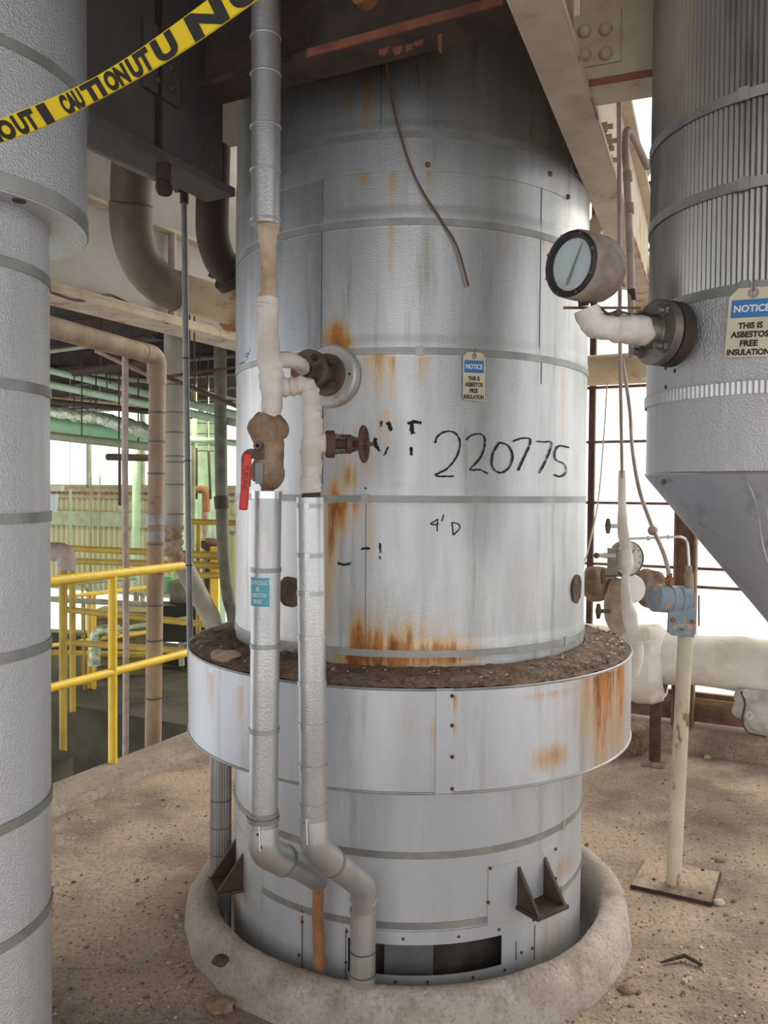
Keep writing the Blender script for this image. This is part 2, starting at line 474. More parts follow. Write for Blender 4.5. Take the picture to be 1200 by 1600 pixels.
m_dial2 = M('aged_gauge_dial', (196, 190, 172), None, 0.5)
m_cream_post = M('chipped_cream_post', (204, 194, 172), (184, 172, 150), 0.75, 0, 5, rust=0.59, rs=22, rstretch=(1, 1, 0.4), rc=((120, 84, 58), (146, 108, 76)))
m_dirt = M('loose_dirt', (140, 116, 98), (108, 87, 72), 1.0, 0, 25, bump=1.0, bs=70, bdist=0.01, speck=(50, (88, 68, 56), 0.7, (168, 150, 134)))
m_flake = M('paint_flakes', (202, 190, 172), (168, 150, 130), 0.9, 0, 3)
m_wire = M('brown_wire', (96, 70, 52), None, 0.7)
m_bag = M('canvas_bag', (172, 168, 158), (196, 192, 182), 0.85, 0, 8, bump=0.5, bs=30, bdist=0.006)
m_frame = M('rusty_window_frame', (96, 70, 58), (124, 92, 74), 0.85, 0, 12, bump=0.2)
m_winsteel = M('dirty_sill', (134, 108, 86), (156, 132, 108), 0.9, 0, 10, bump=0.4, bs=60)
m_steelpanel = M('corrugated_panel', (164, 160, 120), (176, 170, 130), 0.6, 0, 3, (1, 1, 0.4))
m_plug = M('brown_foam_plug', (104, 84, 66), (72, 58, 48), 1.0, 0, 22, bump=1.0, bs=60, bdist=0.01)
m_greypanel = M('grey_steel_patch', (122, 124, 124), (104, 104, 104), 0.5, 0.5, 6)
m_hose = M('grey_green_hose', (104, 104, 86), (82, 80, 66), 0.7, 0, 8)

def floor_material():
    m = M('dirty_floor', (178, 157, 139), (124, 107, 94), 0.97, 0, 1.7, lo=0.40, hi=0.66, bump=1.0, bs=70, bdist=0.008, grime=((92, 78, 68), 0.9), grime_s=(0.5, 0.5, 0.5), rust=0.66, rs=5.0, rc=((170, 160, 150), (186, 176, 164)), speck=(55, (92, 76, 64), 0.6, (190, 172, 152)))
    return m
m_floor = floor_material()

def glass_material():
    m = bpy.data.materials.new('dusty_glass'); m.use_nodes = True
    t = m.node_tree; t.nodes.clear()
    out = t.nodes.new('ShaderNodeOutputMaterial')
    a = t.nodes.new('ShaderNodeBsdfTransparent'); a.inputs[0].default_value = (0.97, 0.98, 0.97, 1)
    g = t.nodes.new('ShaderNodeBsdfGlossy'); g.inputs['Roughness'].default_value = 0.1
    d = t.nodes.new('ShaderNodeBsdfTranslucent'); d.inputs[0].default_value = (0.9, 0.88, 0.84, 1)
    x = t.nodes.new('ShaderNodeMixShader'); x.inputs[0].default_value = 0.05
    y = t.nodes.new('ShaderNodeMixShader'); y.inputs[0].default_value = 0.12
    t.links.new(a.outputs[0], x.inputs[1]); t.links.new(g.outputs[0], x.inputs[2])
    t.links.new(x.outputs[0], y.inputs[1]); t.links.new(d.outputs[0], y.inputs[2])
    t.links.new(y.outputs[0], out.inputs[0])
    return m
m_glass = glass_material()

# ------------------------------------------------------------------ setting
V1 = (0.091, 2.95, 0.61)             # the big vessel
V2 = (0.890, 1.816, 0.300)           # the cone-bottomed vessel
V0 = (-0.985, 1.80, 0.240)           # the thick pipe near the camera
V0U = (-0.985, 1.80, 0.320)          # ... its wider upper casing
CURB_IN, CURB_OUT = 0.672, 0.768
def P(u, v, z=0.0):
    return U * u + W * v + Z * z
def onplane(px, py, n, d):
    r = ray(px, py); o = Vector((0, 0, CAM_Z))
    return o + r * ((d - o.dot(n)) / r.dot(n))
U_WALL, V_KERB = 5.18, -3.10
def onwall(px, py, off=0.0):
    return onplane(px, py, U, U_WALL - off)
def onkerb(px, py, off=0.0):
    return onplane(px, py, W, V_KERB - off)

import bmesh
def floor_mesh():
    bm = bmesh.new()
    def loop(pts):
        vs = [bm.verts.new(p) for p in pts]
        for i in range(len(vs)):
            bm.edges.new((vs[i], vs[(i + 1) % len(vs)]))
    loop([P(-3, V_KERB), P(U_WALL + 0.25, V_KERB), P(U_WALL + 0.25, 5.0), P(-3, 5.0)])
    loop([Vector((V1[0] + 0.70 * math.sin(2 * math.pi * k / 64), V1[1] + 0.70 * math.cos(2 * math.pi * k / 64), 0)) for k in range(64)])
    bmesh.ops.triangle_fill(bm, use_beauty=True, use_dissolve=False, edges=bm.edges[:])
    for f in bm.faces:
        f.normal_update()
        if f.normal.z < 0: f.normal_flip()
    ex = bmesh.ops.extrude_face_region(bm, geom=bm.faces[:], use_keep_orig=True)
    bmesh.ops.translate(bm, vec=(0, 0, -0.35), verts=[g for g in ex['geom'] if isinstance(g, bmesh.types.BMVert)])
    bmesh.ops.recalc_face_normals(bm, faces=bm.faces[:])
    me = bpy.data.meshes.new('floor'); bm.to_mesh(me); bm.free()
    me.materials.append(m_floor)
    o = bpy.data.objects.new('floor', me); COL.objects.link(o); o['kind'] = 'structure'
    return o
floor_mesh()

# kerb along the open edge
mb = MB()
vs = []; fs = []
nseg = 90
prof = [(0.09, 0.0), (0.075, 0.028), (0.05, 0.034), (0.03, 0.03), (-0.01, 0.062), (-0.10, 0.075), (-0.115, 0.06), (-0.115, -0.35)]
for i in range(nseg + 1):
    u = -3 + (U_WALL + 0.2 + 3) * i / nseg
    for k, (dv, z) in enumerate(prof):
        j = 0.010 * mnoise.noise(Vector((u * 7, k * 3.1, 0))) if 0 < k < 6 else 0
        vs.append(P(u, V_KERB + dv + j, max(z + j * 0.5, -0.35)))
n = len(prof)
for i in range(nseg):
    for k in range(n - 1):
        fs.append((i * n + k, (i + 1) * n + k, (i + 1) * n + k + 1, i * n + k + 1))
mb.add(vs, fs)
struct('trim_1', mb, m_kerb, smooth=50)

# roof slabs, extended unseen past the camera to cut light from above
mb = MB(); mb.box(P(0.1, -0.5, 3.38), (7.0, 5.6, 0.12), U, -W, Z)
struct('ceiling', mb, m_ceil, smooth=0)
mb = MB(); mb.box(P(0.95, -1.5, 4.52), (8.7, 16.0, 0.10), U, -W, Z)
struct('ceiling_upper', mb, m_ceil, smooth=0)
mb = MB(); mb.box(P(-1.9, V_KERB - 0.3, 2.0), (4.4, 0.15, 5.0), U, -W, Z)
struct('added_wall_left', mb, m_cream, smooth=0)  # unseen wall, added to narrow the opening that light enters by

# window wall beyond the vessels
def wpt(v, z, off=0.0): return P(U_WALL - off, v, z)
def vof(p): return p.dot(W)
mb = MB()
nseg = 60
vs = []; fs = []
prof = [(0.20, 0.0), (0.19, 0.10), (0.14, 0.135), (-0.05, 0.14), (-0.05, 0.0)]
for i in range(nseg + 1):
    v = -3.0 + 8.0 * i / nseg
    for k, (off, z) in enumerate(prof):
        j = 0.012 * mnoise.noise(Vector((v * 6, k * 2.7, 4))) if k in (1, 2) else 0
        vs.append(P(U_WALL - off + j, v, z + j))
for i in range(nseg):
    for k in range(4):
        fs.append((i * 5 + k, (i + 1) * 5 + k, (i + 1) * 5 + k + 1, i * 5 + k + 1))
mb.add(vs, fs)
struct('trim_2', mb, m_floor, smooth=50)
mb = MB()
mb.box(P(U_WALL - 0.03, 1.0, 0.225), (8.0, 0.10, 0.055), W, U, Z)
mb.box(P(U_WALL - 0.065, 1.0, 0.20), (8.0, 0.012, 0.085), W, U, Z)
struct('trim_3', mb, m_frame, smooth=0)
mb = MB(); mb.box(P(U_WALL + 0.02, 1.0, 0.27), (8.0, 0.14, 0.04), W, U, Z)
struct('window_sill', mb, m_winsteel, smooth=0)
# wall panel above the windows (corrugated)
mb = MB()
z0, z1 = 3.93, 4.47
vs = []; fs = []
ns = 360
for i in range(ns + 1):
    v = -3.0 + 8.0 * i / ns
    o = 0.012 * math.sin(i * math.pi / 2.0)
    vs += [P(U_WALL + o, v, z0), P(U_WALL + o, v, z1)]
for i in range(ns):
    fs.append((i * 2, i * 2 + 2, i * 2 + 3, i * 2 + 1))
mb.add(vs, fs)
struct('wall_right', mb, m_steelpanel, smooth=60)
# window bays: frame with glazing bars, panes
v_m = [-3.0, vof(onwall(925, 700)), vof(onwall(1072, 950)), vof(onwall(1072, 950)) + 1.25, 2.7, 4.0]
rows = [0.29] + [onwall(px, py).z for px, py in ((1090, 917), (1000, 884), (970, 786), (970, 690), (950, 605))] + [2.55, 2.95, 3.35, 3.93]
for i in range(len(v_m) - 1):
    a, b = v_m[i], v_m[i + 1]
    mb = MB()
    for vv in (a + 0.0, b):
        mb.box(wpt(vv, 2.11), (0.035, 0.045, 3.64), W, U, Z)
    for z in rows[1:-1]:
        mb.box(wpt((a + b) / 2, z), (b - a, 0.022, 0.016), W, U, Z)
    nb = max(1, round((b - a) / 0.62))
    for k in range(1, nb):
        mb.box(wpt(a + (b - a) * k / nb, 2.11), (0.020, 0.022, 3.64), W, U, Z)
    for z in (0.30, 3.92):
        mb.box(wpt((a + b) / 2, z), (b - a, 0.04, 0.035), W, U, Z)
    w = struct('window_%d' % (i + 1), mb, m_frame, smooth=0)
    mb = MB(); mb.box(wpt((a + b) / 2, 2.11, -0.004), (b - a - 0.03, 0.004, 3.6), W, U, Z)
    mb.build('pane', m_glass, w, smooth=0)

# hall beyond the railing: lower slab, far panelled wall, pit
def uof(p): return p.dot(U)
mb = MB(); mb.box(P(5.75, -6.3, -1.65), (1.75, 5.9, 2.7), U, -W, Z)
struct('floor_lower', mb, m_slab, smooth=0)
mb = MB()
mb.box(P(6.55, -6.3, -0.22), (0.16, 5.9, 0.22), U, -W, Z)
struct('trim_4', mb, m_slab, smooth=0)
mb = MB(); mb.box(P(2.5, -6.3, -3.05), (12, 6.2, 0.1), U, -W, Z)
struct('floor_pit', mb, m_dkconc, smooth=0)
U_FAR = 8.5
def onfar(px, py, off=0.0): return onplane(px, py, U, U_FAR - off)
zs_top = onfar(160, 768).z; zs_bot = onfar(180, 922).z
mb = MB()
vs = []; fs = []; ns = 700
for i in range(ns + 1):
    v = -13.0 + 9.0 * i / ns
    o = 0.022 * math.sin(i * math.pi / 4.0)
    vs += [P(U_FAR + o, v, zs_bot), P(U_FAR + o, v, zs_top)]
for i in range(ns):
    fs.append((i * 2, i * 2 + 2, i * 2 + 3, i * 2 + 1))
mb.add(vs, fs)
struct('wall_back', mb, m_steelpanel, smooth=60)
mb = MB()
mb.box(P(U_FAR - 0.04, -8.5, zs_top + 0.02), (9, 0.12, 0.05), W, U, Z)
mb.box(P(U_FAR - 0.04, -8.5, zs_top - 0.07), (9, 0.08, 0.05), W, U, Z)
struct('trim_5', mb, m_winsteel, smooth=0)
zb = (onfar(160, 815).z + onfar(160, 806).z) / 2
mb = MB(); mb.box(P(U_FAR - 0.06, -8.5, zb), (9, 0.10, 0.20), W, U, Z)
struct('trim_6', mb, m_olive, smooth=0)
mb = MB(); mb.box(P(U_FAR, -8.5, -2.2), (9, 0.12, 1.9), W, U, Z)
struct('wall_back_lower', mb, m_dkconc, smooth=0)
for k, (za, zz) in enumerate(((zs_top + 0.05, 2.60), (-1.24, zs_bot))):
    mb = MB()
    for j in range(10):
        mb.box(P(U_FAR, -13.0 + j, (za + zz) / 2), (0.05, 0.06, zz - za), W, U, Z)
    for z in (za + 0.02, zz - 0.02):
        mb.box(P(U_FAR, -8.5, z), (9, 0.06, 0.05), W, U, Z)
    w = struct('window_%d' % (k + 7), mb, m_olive, smooth=0)
    mb = MB(); mb.box(P(U_FAR + 0.01, -8.5, (za + zz) / 2), (9, 0.004, zz - za), W, U, Z)
    mb.build('pane', m_glass, w, smooth=0)
mb = MB(); mb.box(P(U_FAR, -8.5, 3.0), (9, 0.12, 0.8), W, U, Z)
struct('wall_back_upper', mb, m_hallceil, smooth=0)
mb = MB(); mb.box(P(4.2, -3.72, 3.92), (8.4, 0.12, 1.12), U, -W, Z)
struct('wall_hall_upper', mb, m_cream, smooth=0)
mb = MB(); mb.box(P(U_WALL + 0.05, -3.18, 2.2), (0.12, 0.30, 4.5), U, -W, Z)
struct('wall_corner', mb, m_cream, smooth=0)
# low hall ceiling beyond the girder
mb = MB(); mb.box(P(6.0, -6.6, 2.75), (5.2, 6.0, 0.10), U, -W, Z)
struct('ceiling_hall', mb, m_hallceil, smooth=0)

# ------------------------------------------------------------------ girders (each lifted in as one piece)
# grey riveted girder at upper left
g0 = A(265, 255, 2.36); zg = g0.z
pa, pb = g0 - U * 0.31, g0 + U * 0.30
pa.z = pb.z = zg
cen = (pa + pb) / 2
g = thing('riveted_girder', 'dark grey riveted steel girder overhead, ending against the big numbered vessel', 'girder', cen)
off = -W * 0.055
mb = MB(); mb.ibeam(pa + off, pb + off, 0.115, 0.80, 0.028, 0.016); mb.build('beam', m_greybeam, g, bevel=0.003)
ps = A(280, 92, 2.36); ps = ps - W * (ps - g0).dot(W) - W * 0.040
mb = MB(); mb.box(ps, (0.15, 0.012, 0.19), U, -W, Z); sp = mb.build('splice_plate', m_greybeam, g, bevel=0.002)
for i_ in range(2):
    for k_ in range(3):
        mb = MB(); mb.ball(ps + W * 0.008 + U * (i_ - 0.5) * 0.055 + Z * (k_ - 1) * 0.058, 0.011, (1, 1, 1), 10, 6); mb.build('rivet', m_greybeam, sp)
sx = A(262, 200, 2.36); sx = sx - W * (sx - g0).dot(W)
mb = MB(); mb.box(Vector((sx.x, sx.y, zg + 0.41)) - W * 0.04, (0.012, 0.018, 0.76), U, -W, Z); mb.build('stiffener', m_darkrust, g)
mb = MB()
hp = A(262, 262, 2.36); hp = hp - W * (hp - g0).dot(W) - W * 0.02
mb.box(Vector((hp.x, hp.y, zg - 0.02)), (0.030, 0.030, 0.055), U, -W, Z)
mb.ball(Vector((hp.x, hp.y, zg - 0.065)), 0.024, (1, 1, 1), 14, 10, lump=0.35, lscale=40)
mb.build('drip_lug', m_darkrust, g)

# crossbeam in front of the vessel head
c0 = A(440, 103, 2.13); zc = c0.z
pa, pb = c0 - W * 0.28, c0 + W * 0.60
pa.z = pb.z = zc
g = thing('crossbeam', 'dark crossbeam with a flaking orange-rust flange across the head of the big vessel', 'beam', (pa + pb) / 2)
mb = MB(); mb.ibeam(pa + U * 0.05, pb + U * 0.05, 0.11, 0.42, 0.020, 0.014); mb.build('beam', m_darkrust, g, bevel=0.003)
mb = MB()
rng_ = random.Random(4)
for px, py, w, h in ((600, 76, 0.03, 0.03), (622, 74, 0.03, 0.02), (640, 70, 0.02, 0.025), (655, 64, 0.03, 0.012), (688, 54, 0.012, 0.05)):
    p = onplane(px, py, U, uof(c0)); n = 7
    q = [p + W * (w * (i / (n - 1) - 0.5)) - Z * (h * (0.4 + 0.6 * rng_.random()) if 0 < i < n - 1 else 0) for i in range(n)]
    mb.poly([p - W * w * 0.5] + q[1:-1] + [p + W * w * 0.5], -U, 0.003)
mb.build('rust_flake', m_rededge, g, smooth=0)
mb = MB()
mb.box(pa.lerp(pb, 0.70) + U * 0.05 - U * 0.056 + Z * 0.010, ((pb - pa).length * 0.58, 0.006, 0.020), W, U, Z)
mb.build('flange_edge', m_rededge, g, smooth=0)
# pipe stub crossing overhead, held above the crossbeam flange
mb = MB(); mb.tube([A(565, -12, 2.05), A(612, 38, 2.14)], 0.030, 16)
single('overhead_pipe', mb, m_foam, 'short rusty orange pipe stub crossing above the crossbeam', 'pipe')

# beige girder on the upper right
k = 0.90
qa = A(790, 0, 1.85 * k); d2 = Vector((math.sin(math.radians(21.6)), math.cos(math.radians(21.6)), 0)); n2 = Vector((d2.y, -d2.x, 0))
z2 = qa.z
ctr = qa + n2 * 0.051
pa, pb = ctr - d2 * 0.55, ctr + d2 * 3.05
pa.z = pb.z = z2
g = thing('painted_girder', 'beige painted steel girder with rust-red edges slanting above the gauge', 'girder', (pa + pb) / 2)
mb = MB(); mb.ibeam(pa, pb, 0.102, 0.46, 0.016, 0.014); mb.build('beam', m_beige, g, bevel=0.003)
mb = MB(); mb.box((pa + pb) / 2 + n2 * 0.0515 + Z * 0.008, (3.5, 0.004, 0.016), d2, n2, Z); mb.build('flange_edge', m_edge, g, smooth=0)
def ong2(px, py): return onplane(px, py, n2, ctr.dot(n2) + 0.012)
for px, py in ((938, 200), (946, 222), (940, 234), (946, 252), (936, 216)):
    mb = MB(); q = ong2(px, py); mb.tube([q, q + n2 * 0.022], 0.016, 6); mb.cyl(q + n2 * 0.022, q + n2 * 0.038, 0.008, 10)
    mb.build('bolt', m_beige, g)

# beige crossbeam joining it to the far side
c2 = A(900, 141, 2.04)
pa = Vector((c2.x, c2.y, c2.z)); pb = pa + n2 * 0.19
g = thing('painted_crossbeam', 'short beige crossbeam with bolted plate running behind the ribbed vessel', 'beam', pa)
mb = MB(); mb.ibeam(pa + d2 * 0.05, pb + d2 * 0.05, 0.11, 0.40, 0.016, 0.012); mb.build('beam', m_beige, g, bevel=0.003)
mb = MB(); mb.box((pa + pb) / 2 + Z * 0.008 - d2 * 0.0065, ((pb - pa).length, 0.005, 0.016), n2, d2, Z); mb.build('flange_edge', m_rededge, g, smooth=0)
uu = (pa + d2 * 0.044).dot(d2)
pc = onplane(930, 62, d2, uu)
mb = MB(); mb.box(pc, (0.125, 0.012, 0.13), n2, d2, Z); sp = mb.build('splice_plate', m_beige, g, bevel=0.002)
for px, py in ((914, 52), (947, 48), (914, 88), (947, 86)):
    mb = MB(); mb.ball(onplane(px, py, d2, uu) - d2 * 0.006, 0.017, (1, 1, 1), 12, 8); mb.build('rivet', m_beige, sp)

# deep cream girder above the kerb, on the hall side
q = A(80, 462, 4.3); vq, zq = vof(q), q.z
pa, pb = P(0.6, vq, zq), P(8.3, vq, zq)
g = thing('deep_girder', 'deep cream plate girder above the railing with stained bottom flange', 'girder', (pa + pb) / 2)
mb = MB(); mb.box((pa + pb) / 2 + Z * 0.46, (7.7, 0.03, 0.90), U, -W, Z); mb.build('web', m_cream, g, smooth=0)
mb = MB(); mb.box((pa + pb) / 2 + Z * 0.0, (7.7, 0.26, 0.03), U, -W, Z)
mb.box((pa + pb) / 2 + Z * 0.028 + W * 0.05, (7.7, 0.12, 0.03), U, -W, Z)
mb.build('bottom_flange', m_beige, g, smooth=0)
mb = MB(); mb.box((pa + pb) / 2 + Z * 0.55 + W * 0.05, (7.7, 0.09, 0.02), U, -W, Z); mb.build('upper_ledge', m_beige, g, smooth=0)
mb = MB()
cc = onplane(330, 390, W, vq + 0.02); mb.cyl(cc, cc + W * 0.05, 0.03, 16); mb.build('pipe_stub', m_cream, g)

# ------------------------------------------------------------------ the big vessel
vx, vy, VR = V1
ves = thing('insulated_vessel', 'large aluminium-clad upright vessel with the handwritten number 220775 on its side', 'vessel', (vx, vy, 0))
def zf(px, py): return thz(px, py, V1)[1]
def zmid(y): return thz(640, y, V1)[1]
BANDS = [zmid(y) for y in (1447, 1337, 1022, 780, 548, 346, 210)]
Z_SKIRT = 0.80
# access opening in the skirt
tA0, _ = thz(545, 1500, V1); tA1, _ = thz(782, 1495, V1)
zA0, zA1 = zmid(1527), zmid(1474)

def stain_field(ths, zs, stains, V, R):
    T, ZZ = np.meshgrid(ths, zs)
    acc = np.zeros_like(T)
    for px, y0, y1, hw, k, mode in stains:
        t0, zt = thz(px, y0, V, R); _, zb = thz(px, y1, V, R)
        t1, _ = thz(px + hw, y0, V, R)
        ht = abs(t1 - t0)
        s = np.clip((zt - ZZ) / (zt - zb), -1, 2)          # 0 top .. 1 bottom
        if mode == 'd':       # runs down from a sharp top
            vprof = np.where((s >= 0) & (s <= 1), (1 - s) ** 0.7, 0)
        elif mode == 'u':     # creeps up from a sharp bottom
            vprof = np.where((s >= 0) & (s <= 1), s ** 1.1, 0)
        else:                 # patch
            vprof = np.exp(-((s - 0.5) * 2.2) ** 2)
        acc = np.maximum(acc, k * np.exp(-((T - t0) / ht) ** 2) * vprof)
    return acc
def skin(name, mat, th_n, zs, radius, stains, V, parent, hole=None, label=None):
    ths = np.linspace(-math.pi, math.pi, th_n, endpoint=False)
    cx, cy = V[0], V[1]
    org = ORG[parent.name]
    TT, ZZ = np.meshgrid(ths, zs)
    RR = np.array([radius(z) for z in zs])[:, None] * np.ones_like(TT)
    X = cx + RR * np.sin(TT) - org.x; Y = cy - RR * np.cos(TT) - org.y
    co = np.stack([X, Y, ZZ - org.z], -1).reshape(-1, 3)
    fs = []
    for i in range(len(zs) - 1):
        zc = (zs[i] + zs[i + 1]) / 2
        for j in range(th_n):
            j2 = (j + 1) % th_n
            if hole:
                tc = ths[j] + math.pi / th_n
                if hole[0] < tc < hole[1] and hole[2] < zc < hole[3]: continue
            fs.append((i * th_n + j, i * th_n + j2, (i + 1) * th_n + j2, (i + 1) * th_n + j))
    me = bpy.data.meshes.new(name)
    me.from_pydata(co.tolist(), [], fs); me.update()
    at = me.attributes.new('rust', 'FLOAT', 'POINT')
    at.data.foreach_set('value', stain_field(ths, zs, stains, V, V[2]).reshape(-1).astype(np.float32))
    me.materials.append(mat)
    o = bpy.data.objects.new(name, me); COL.objects.link(o); o.parent = parent; ORG[o.name] = org
    me.shade_smooth(); me.set_sharp_from_angle(angle=math.radians(50))
    if label: o['label'] = label
    return o
ST_UP = [
    (522, 468, 545, 12, 0.9, 'u'), (520, 500, 548, 22, 1.1, 'p'), (535, 520, 552, 16, 1.0, 'p'), (592, 552, 645, 26, 0.55, 'd'), (575, 556, 600, 10, 0.5, 'd'),
    (612, 556, 640, 8, 0.6, 'd'), (660, 556, 612, 16, 0.5, 'd'), (545, 600, 640, 12, 0.6, 'd'),
    (546, 712, 776, 12, 0.75, 'p'), (522, 725, 776, 12, 0.8, 'u'), (575, 700, 770, 14, 0.42, 'd'), (600, 640, 770, 14, 0.36, 'd'),
    (532, 784, 850, 24, 1.0, 'd'), (518, 784, 1015, 9, 0.85, 'd'), (555, 784, 830, 14, 0.6, 'd'), (515, 850, 1010, 9, 0.6, 'p'), (578, 784, 930, 9, 0.4, 'd'),
    (562, 930, 1018, 16, 1.3, 'u'), (585, 955, 1018, 26, 1.25, 'u'), (612, 965, 1018, 18, 1.15, 'u'), (637, 945, 1018, 14, 1.05, 'u'), (690, 975, 1018, 60, 0.8, 'u'),
    (600, 1022, 1062, 75, 1.35, 'd'), (690, 1024, 1050, 60, 1.15, 'd'), (560, 1024, 1066, 45, 1.1, 'd'), (640, 930, 1018, 75, 0.5, 'u'), (590, 880, 1018, 26, 0.5, 'u'),
    (562, 216, 262, 12, 0.75, 'd'), (552, 216, 300, 6, 0.5, 'd'), (570, 268, 300, 10, 0.7, 'd'), (612, 268, 335, 8, 0.6, 'd'), (560, 268, 292, 6, 0.6, 'd'),
    (670, 262, 300, 6, 0.6, 'd'), (612, 350, 525, 6, 0.42, 'd'), (575, 90, 210, 12, 0.45, 'p'), (545, 120, 205, 9, 0.35, 'p'), (600, 80, 160, 8, 0.35, 'p'),
    (880, 575, 770, 6, 0.40, 'd'), (795, 350, 440, 5, 0.3, 'd'), (850, 370, 400, 4, 0.5, 'd'), (690, 216, 262, 40, 0.22, 'd'), (840, 220, 300, 40, 0.25, 'd'), (820, 830, 1000, 40, 0.15, 'p'),
]
ST_LOW = [
    (372, 1395, 1440, 8, 0.7, 'd'), (845, 1425, 1445, 8, 0.7, 'd'), (880, 1330, 1380, 14, 0.4, 'p'), (735, 1452, 1462, 16, 0.5, 'p'), (470, 1430, 1465, 3, 0.8, 'd'), (467, 1490, 1520, 3, 0.7, 'd'),
    (870, 1430, 1480, 30, 0.3, 'p'), (600, 1240, 1330, 60, 0.12, 'p'),
]
def rad_up(z):
    r = VR
    for b in BANDS:
        if b - 0.004 < z < b + 0.035: r = VR + 0.0015
    return r
zs_u = list(np.arange(0.72, 3.30, 0.0125))
skin('upper_jacket', m_vessel, 448, zs_u, rad_up, ST_UP, V1, ves)
zs_l = sorted(set([round(z, 4) for z in np.arange(-0.33, 0.735, 0.0125)] + [zA0, zA1]))
skin('lower_jacket', m_skirt, 448, zs_l, lambda z: VR + 0.001, ST_LOW, V1, ves, hole=(tA0, tA1, zA0, zA1))
mb = MB(); mb.lathe([(VR, 3.30), (0, 3.30)], (vx, vy, 0), None, 64); mb.build('top_cover', m_greypanel, ves)

for z in BANDS:
    mb = MB(); w = 0.020
    mb.ring(V1, z, w, VR + 0.0012, 0.0022, 192)
    b = mb.build('band', m_band, ves)
    th = {BANDS[3]: thz(571, 780, V1)[0], BANDS[4]: thz(655, 549, V1)[0]}.get(z, 0.9)
    mb = MB(); mb.cpatch(V1, th - 0.018, th + 0.018, z - 0.013, z + 0.013, VR + 0.003, 0.003); mb.build('band_clip', m_paleband, b)
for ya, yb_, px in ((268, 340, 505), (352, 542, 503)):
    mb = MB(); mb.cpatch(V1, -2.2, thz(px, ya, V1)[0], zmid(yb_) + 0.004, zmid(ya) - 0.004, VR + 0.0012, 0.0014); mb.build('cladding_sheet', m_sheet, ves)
zseam = zmid(268)
mb = MB(); mb.cpatch(V1, -1.6, thz(886, 300, V1)[0], zseam, zmid(214), VR + 0.0005, 0.0022); mb.build('overlap_strip', m_vessel, ves)
for px, y0, y1 in ((505, 218, 345), (503, 352, 545), (846, 292, 555), (596, 80, 205), (448, 360, 540), (505, 560, 770), (572, 786, 1015), (846, 560, 600)):
    t0, za = thz(px, y0, V1); _, zb = thz(px, y1, V1)
    mb = MB(); mb.cpatch(V1, t0 - 0.0012, t0 + 0.0012, zb, za, VR + 0.0004, 0.0012, 2); mb.build('vertical_seam', m_seam, ves)
mb = MB()
t0, za = thz(846, 292, V1); t1, zb = thz(668, 258, V1); t2, z2b = thz(858, 272, V1)
for t, z in ((t1, zb), (t2, z2b), (thz(886, 308, V1)[0], thz(886, 308, V1)[1])):
    mb = MB(); mb.ball(cpt(V1, t, z, VR + 0.003), 0.008, (1, 1, 1), 10, 8); mb.build('screw', m_flange, ves)

# collar round the lower third
R2 = 0.767
zt, zb = thz(640, 1078, V1, R2)[1], thz(640, 1240, V1, R2)[1]
ST_C = [(945, 1050, 1240, 18, 1.2, 'd'), (922, 1060, 1190, 12, 0.7, 'd'), (970, 1040, 1240, 8, 1.1, 'd'), (958, 1045, 1230, 7, 1.0, 'd'), (930, 1050, 1240, 40, 0.35, 'd'), (905, 1068, 1180, 8, 0.4, 'd'), (862, 1160, 1205, 28, 0.62, 'p'),
        (690, 1115, 1170, 26, 0.46, 'p'), (711, 1085, 1125, 4, 0.95, 'd'), (708, 1135, 1160, 3, 0.7, 'd'), (706, 1185, 1205, 3, 0.7, 'd'), (880, 1075, 1095, 60, 0.5, 'd'), (375, 1070, 1200, 7, 0.4, 'd'), (330, 1050, 1150, 8, 0.35, 'd'), (640, 1085, 1180, 30, 0.2, 'p')]
ths = None
col = skin('collar', m_skirt, 384, list(np.linspace(zb, zt, 28)), lambda z: R2, ST_C, (vx, vy, R2), ves)
mb = MB(); mb.lathe([(VR + 0.001, zt + 0.012), (R2 - 0.02, zt - 0.001), (R2, zt)], (vx, vy, 0), None, 128); mb.build('collar_top', m_skirt, col)
mb = MB(); mb.lathe([(VR + 0.001, zb), (R2, zb)], (vx, vy, 0), None, 128); mb.build('collar_underside', m_skirt, col)
mb = MB(); mb.torus((vx, vy, zt), R2, 0.004, None, 192, 8); mb.torus((vx, vy, zb), R2, 0.004, None, 192, 8); mb.build('rolled_edge', m_band, col)
mb = MB(); t0, _ = thz(708, 1100, (vx, vy, R2)); mb.cpatch((vx, vy, R2), t0 - 0.06, t0, zb - 0.004, zt + 0.004, R2 + 0.0008, 0.0025); mb.build('lap_seam', m_skirt, col)
for py in (1087, 1133, 1182, 1232):
    t1, z1 = thz(706, py, (vx, vy, R2)); mb = MB(); mb.ball(cpt(V1, t1, z1, R2 + 0.003), 0.0055, (1, 1, 1), 10, 8); mb.build('rivet', m_rust, col)

# access opening: straps, patch plate, inner wall
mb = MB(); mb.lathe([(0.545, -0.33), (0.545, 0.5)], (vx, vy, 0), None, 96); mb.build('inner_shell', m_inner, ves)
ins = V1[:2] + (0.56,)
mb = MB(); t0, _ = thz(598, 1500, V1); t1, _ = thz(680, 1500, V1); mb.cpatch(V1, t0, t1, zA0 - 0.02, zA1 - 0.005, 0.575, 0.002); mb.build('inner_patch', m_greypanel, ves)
sA0, _ = thz(585, 1470, V1); sA1, _ = thz(795, 1460, V1)
mb = MB(); mb.cpatch(V1, sA0, sA1, zA1 - 0.003, zA1 + 0.035, VR + 0.002, 0.003); st = mb.build('strap', m_skirt, ves)
for px in (630, 716, 778):
    t, z = thz(px, 1466, V1); mb = MB(); mb.ball(cpt(V1, t, zA1 + 0.015, VR + 0.004), 0.005, (1, 1, 1), 10, 8); mb.build('rivet', m_rust, st)
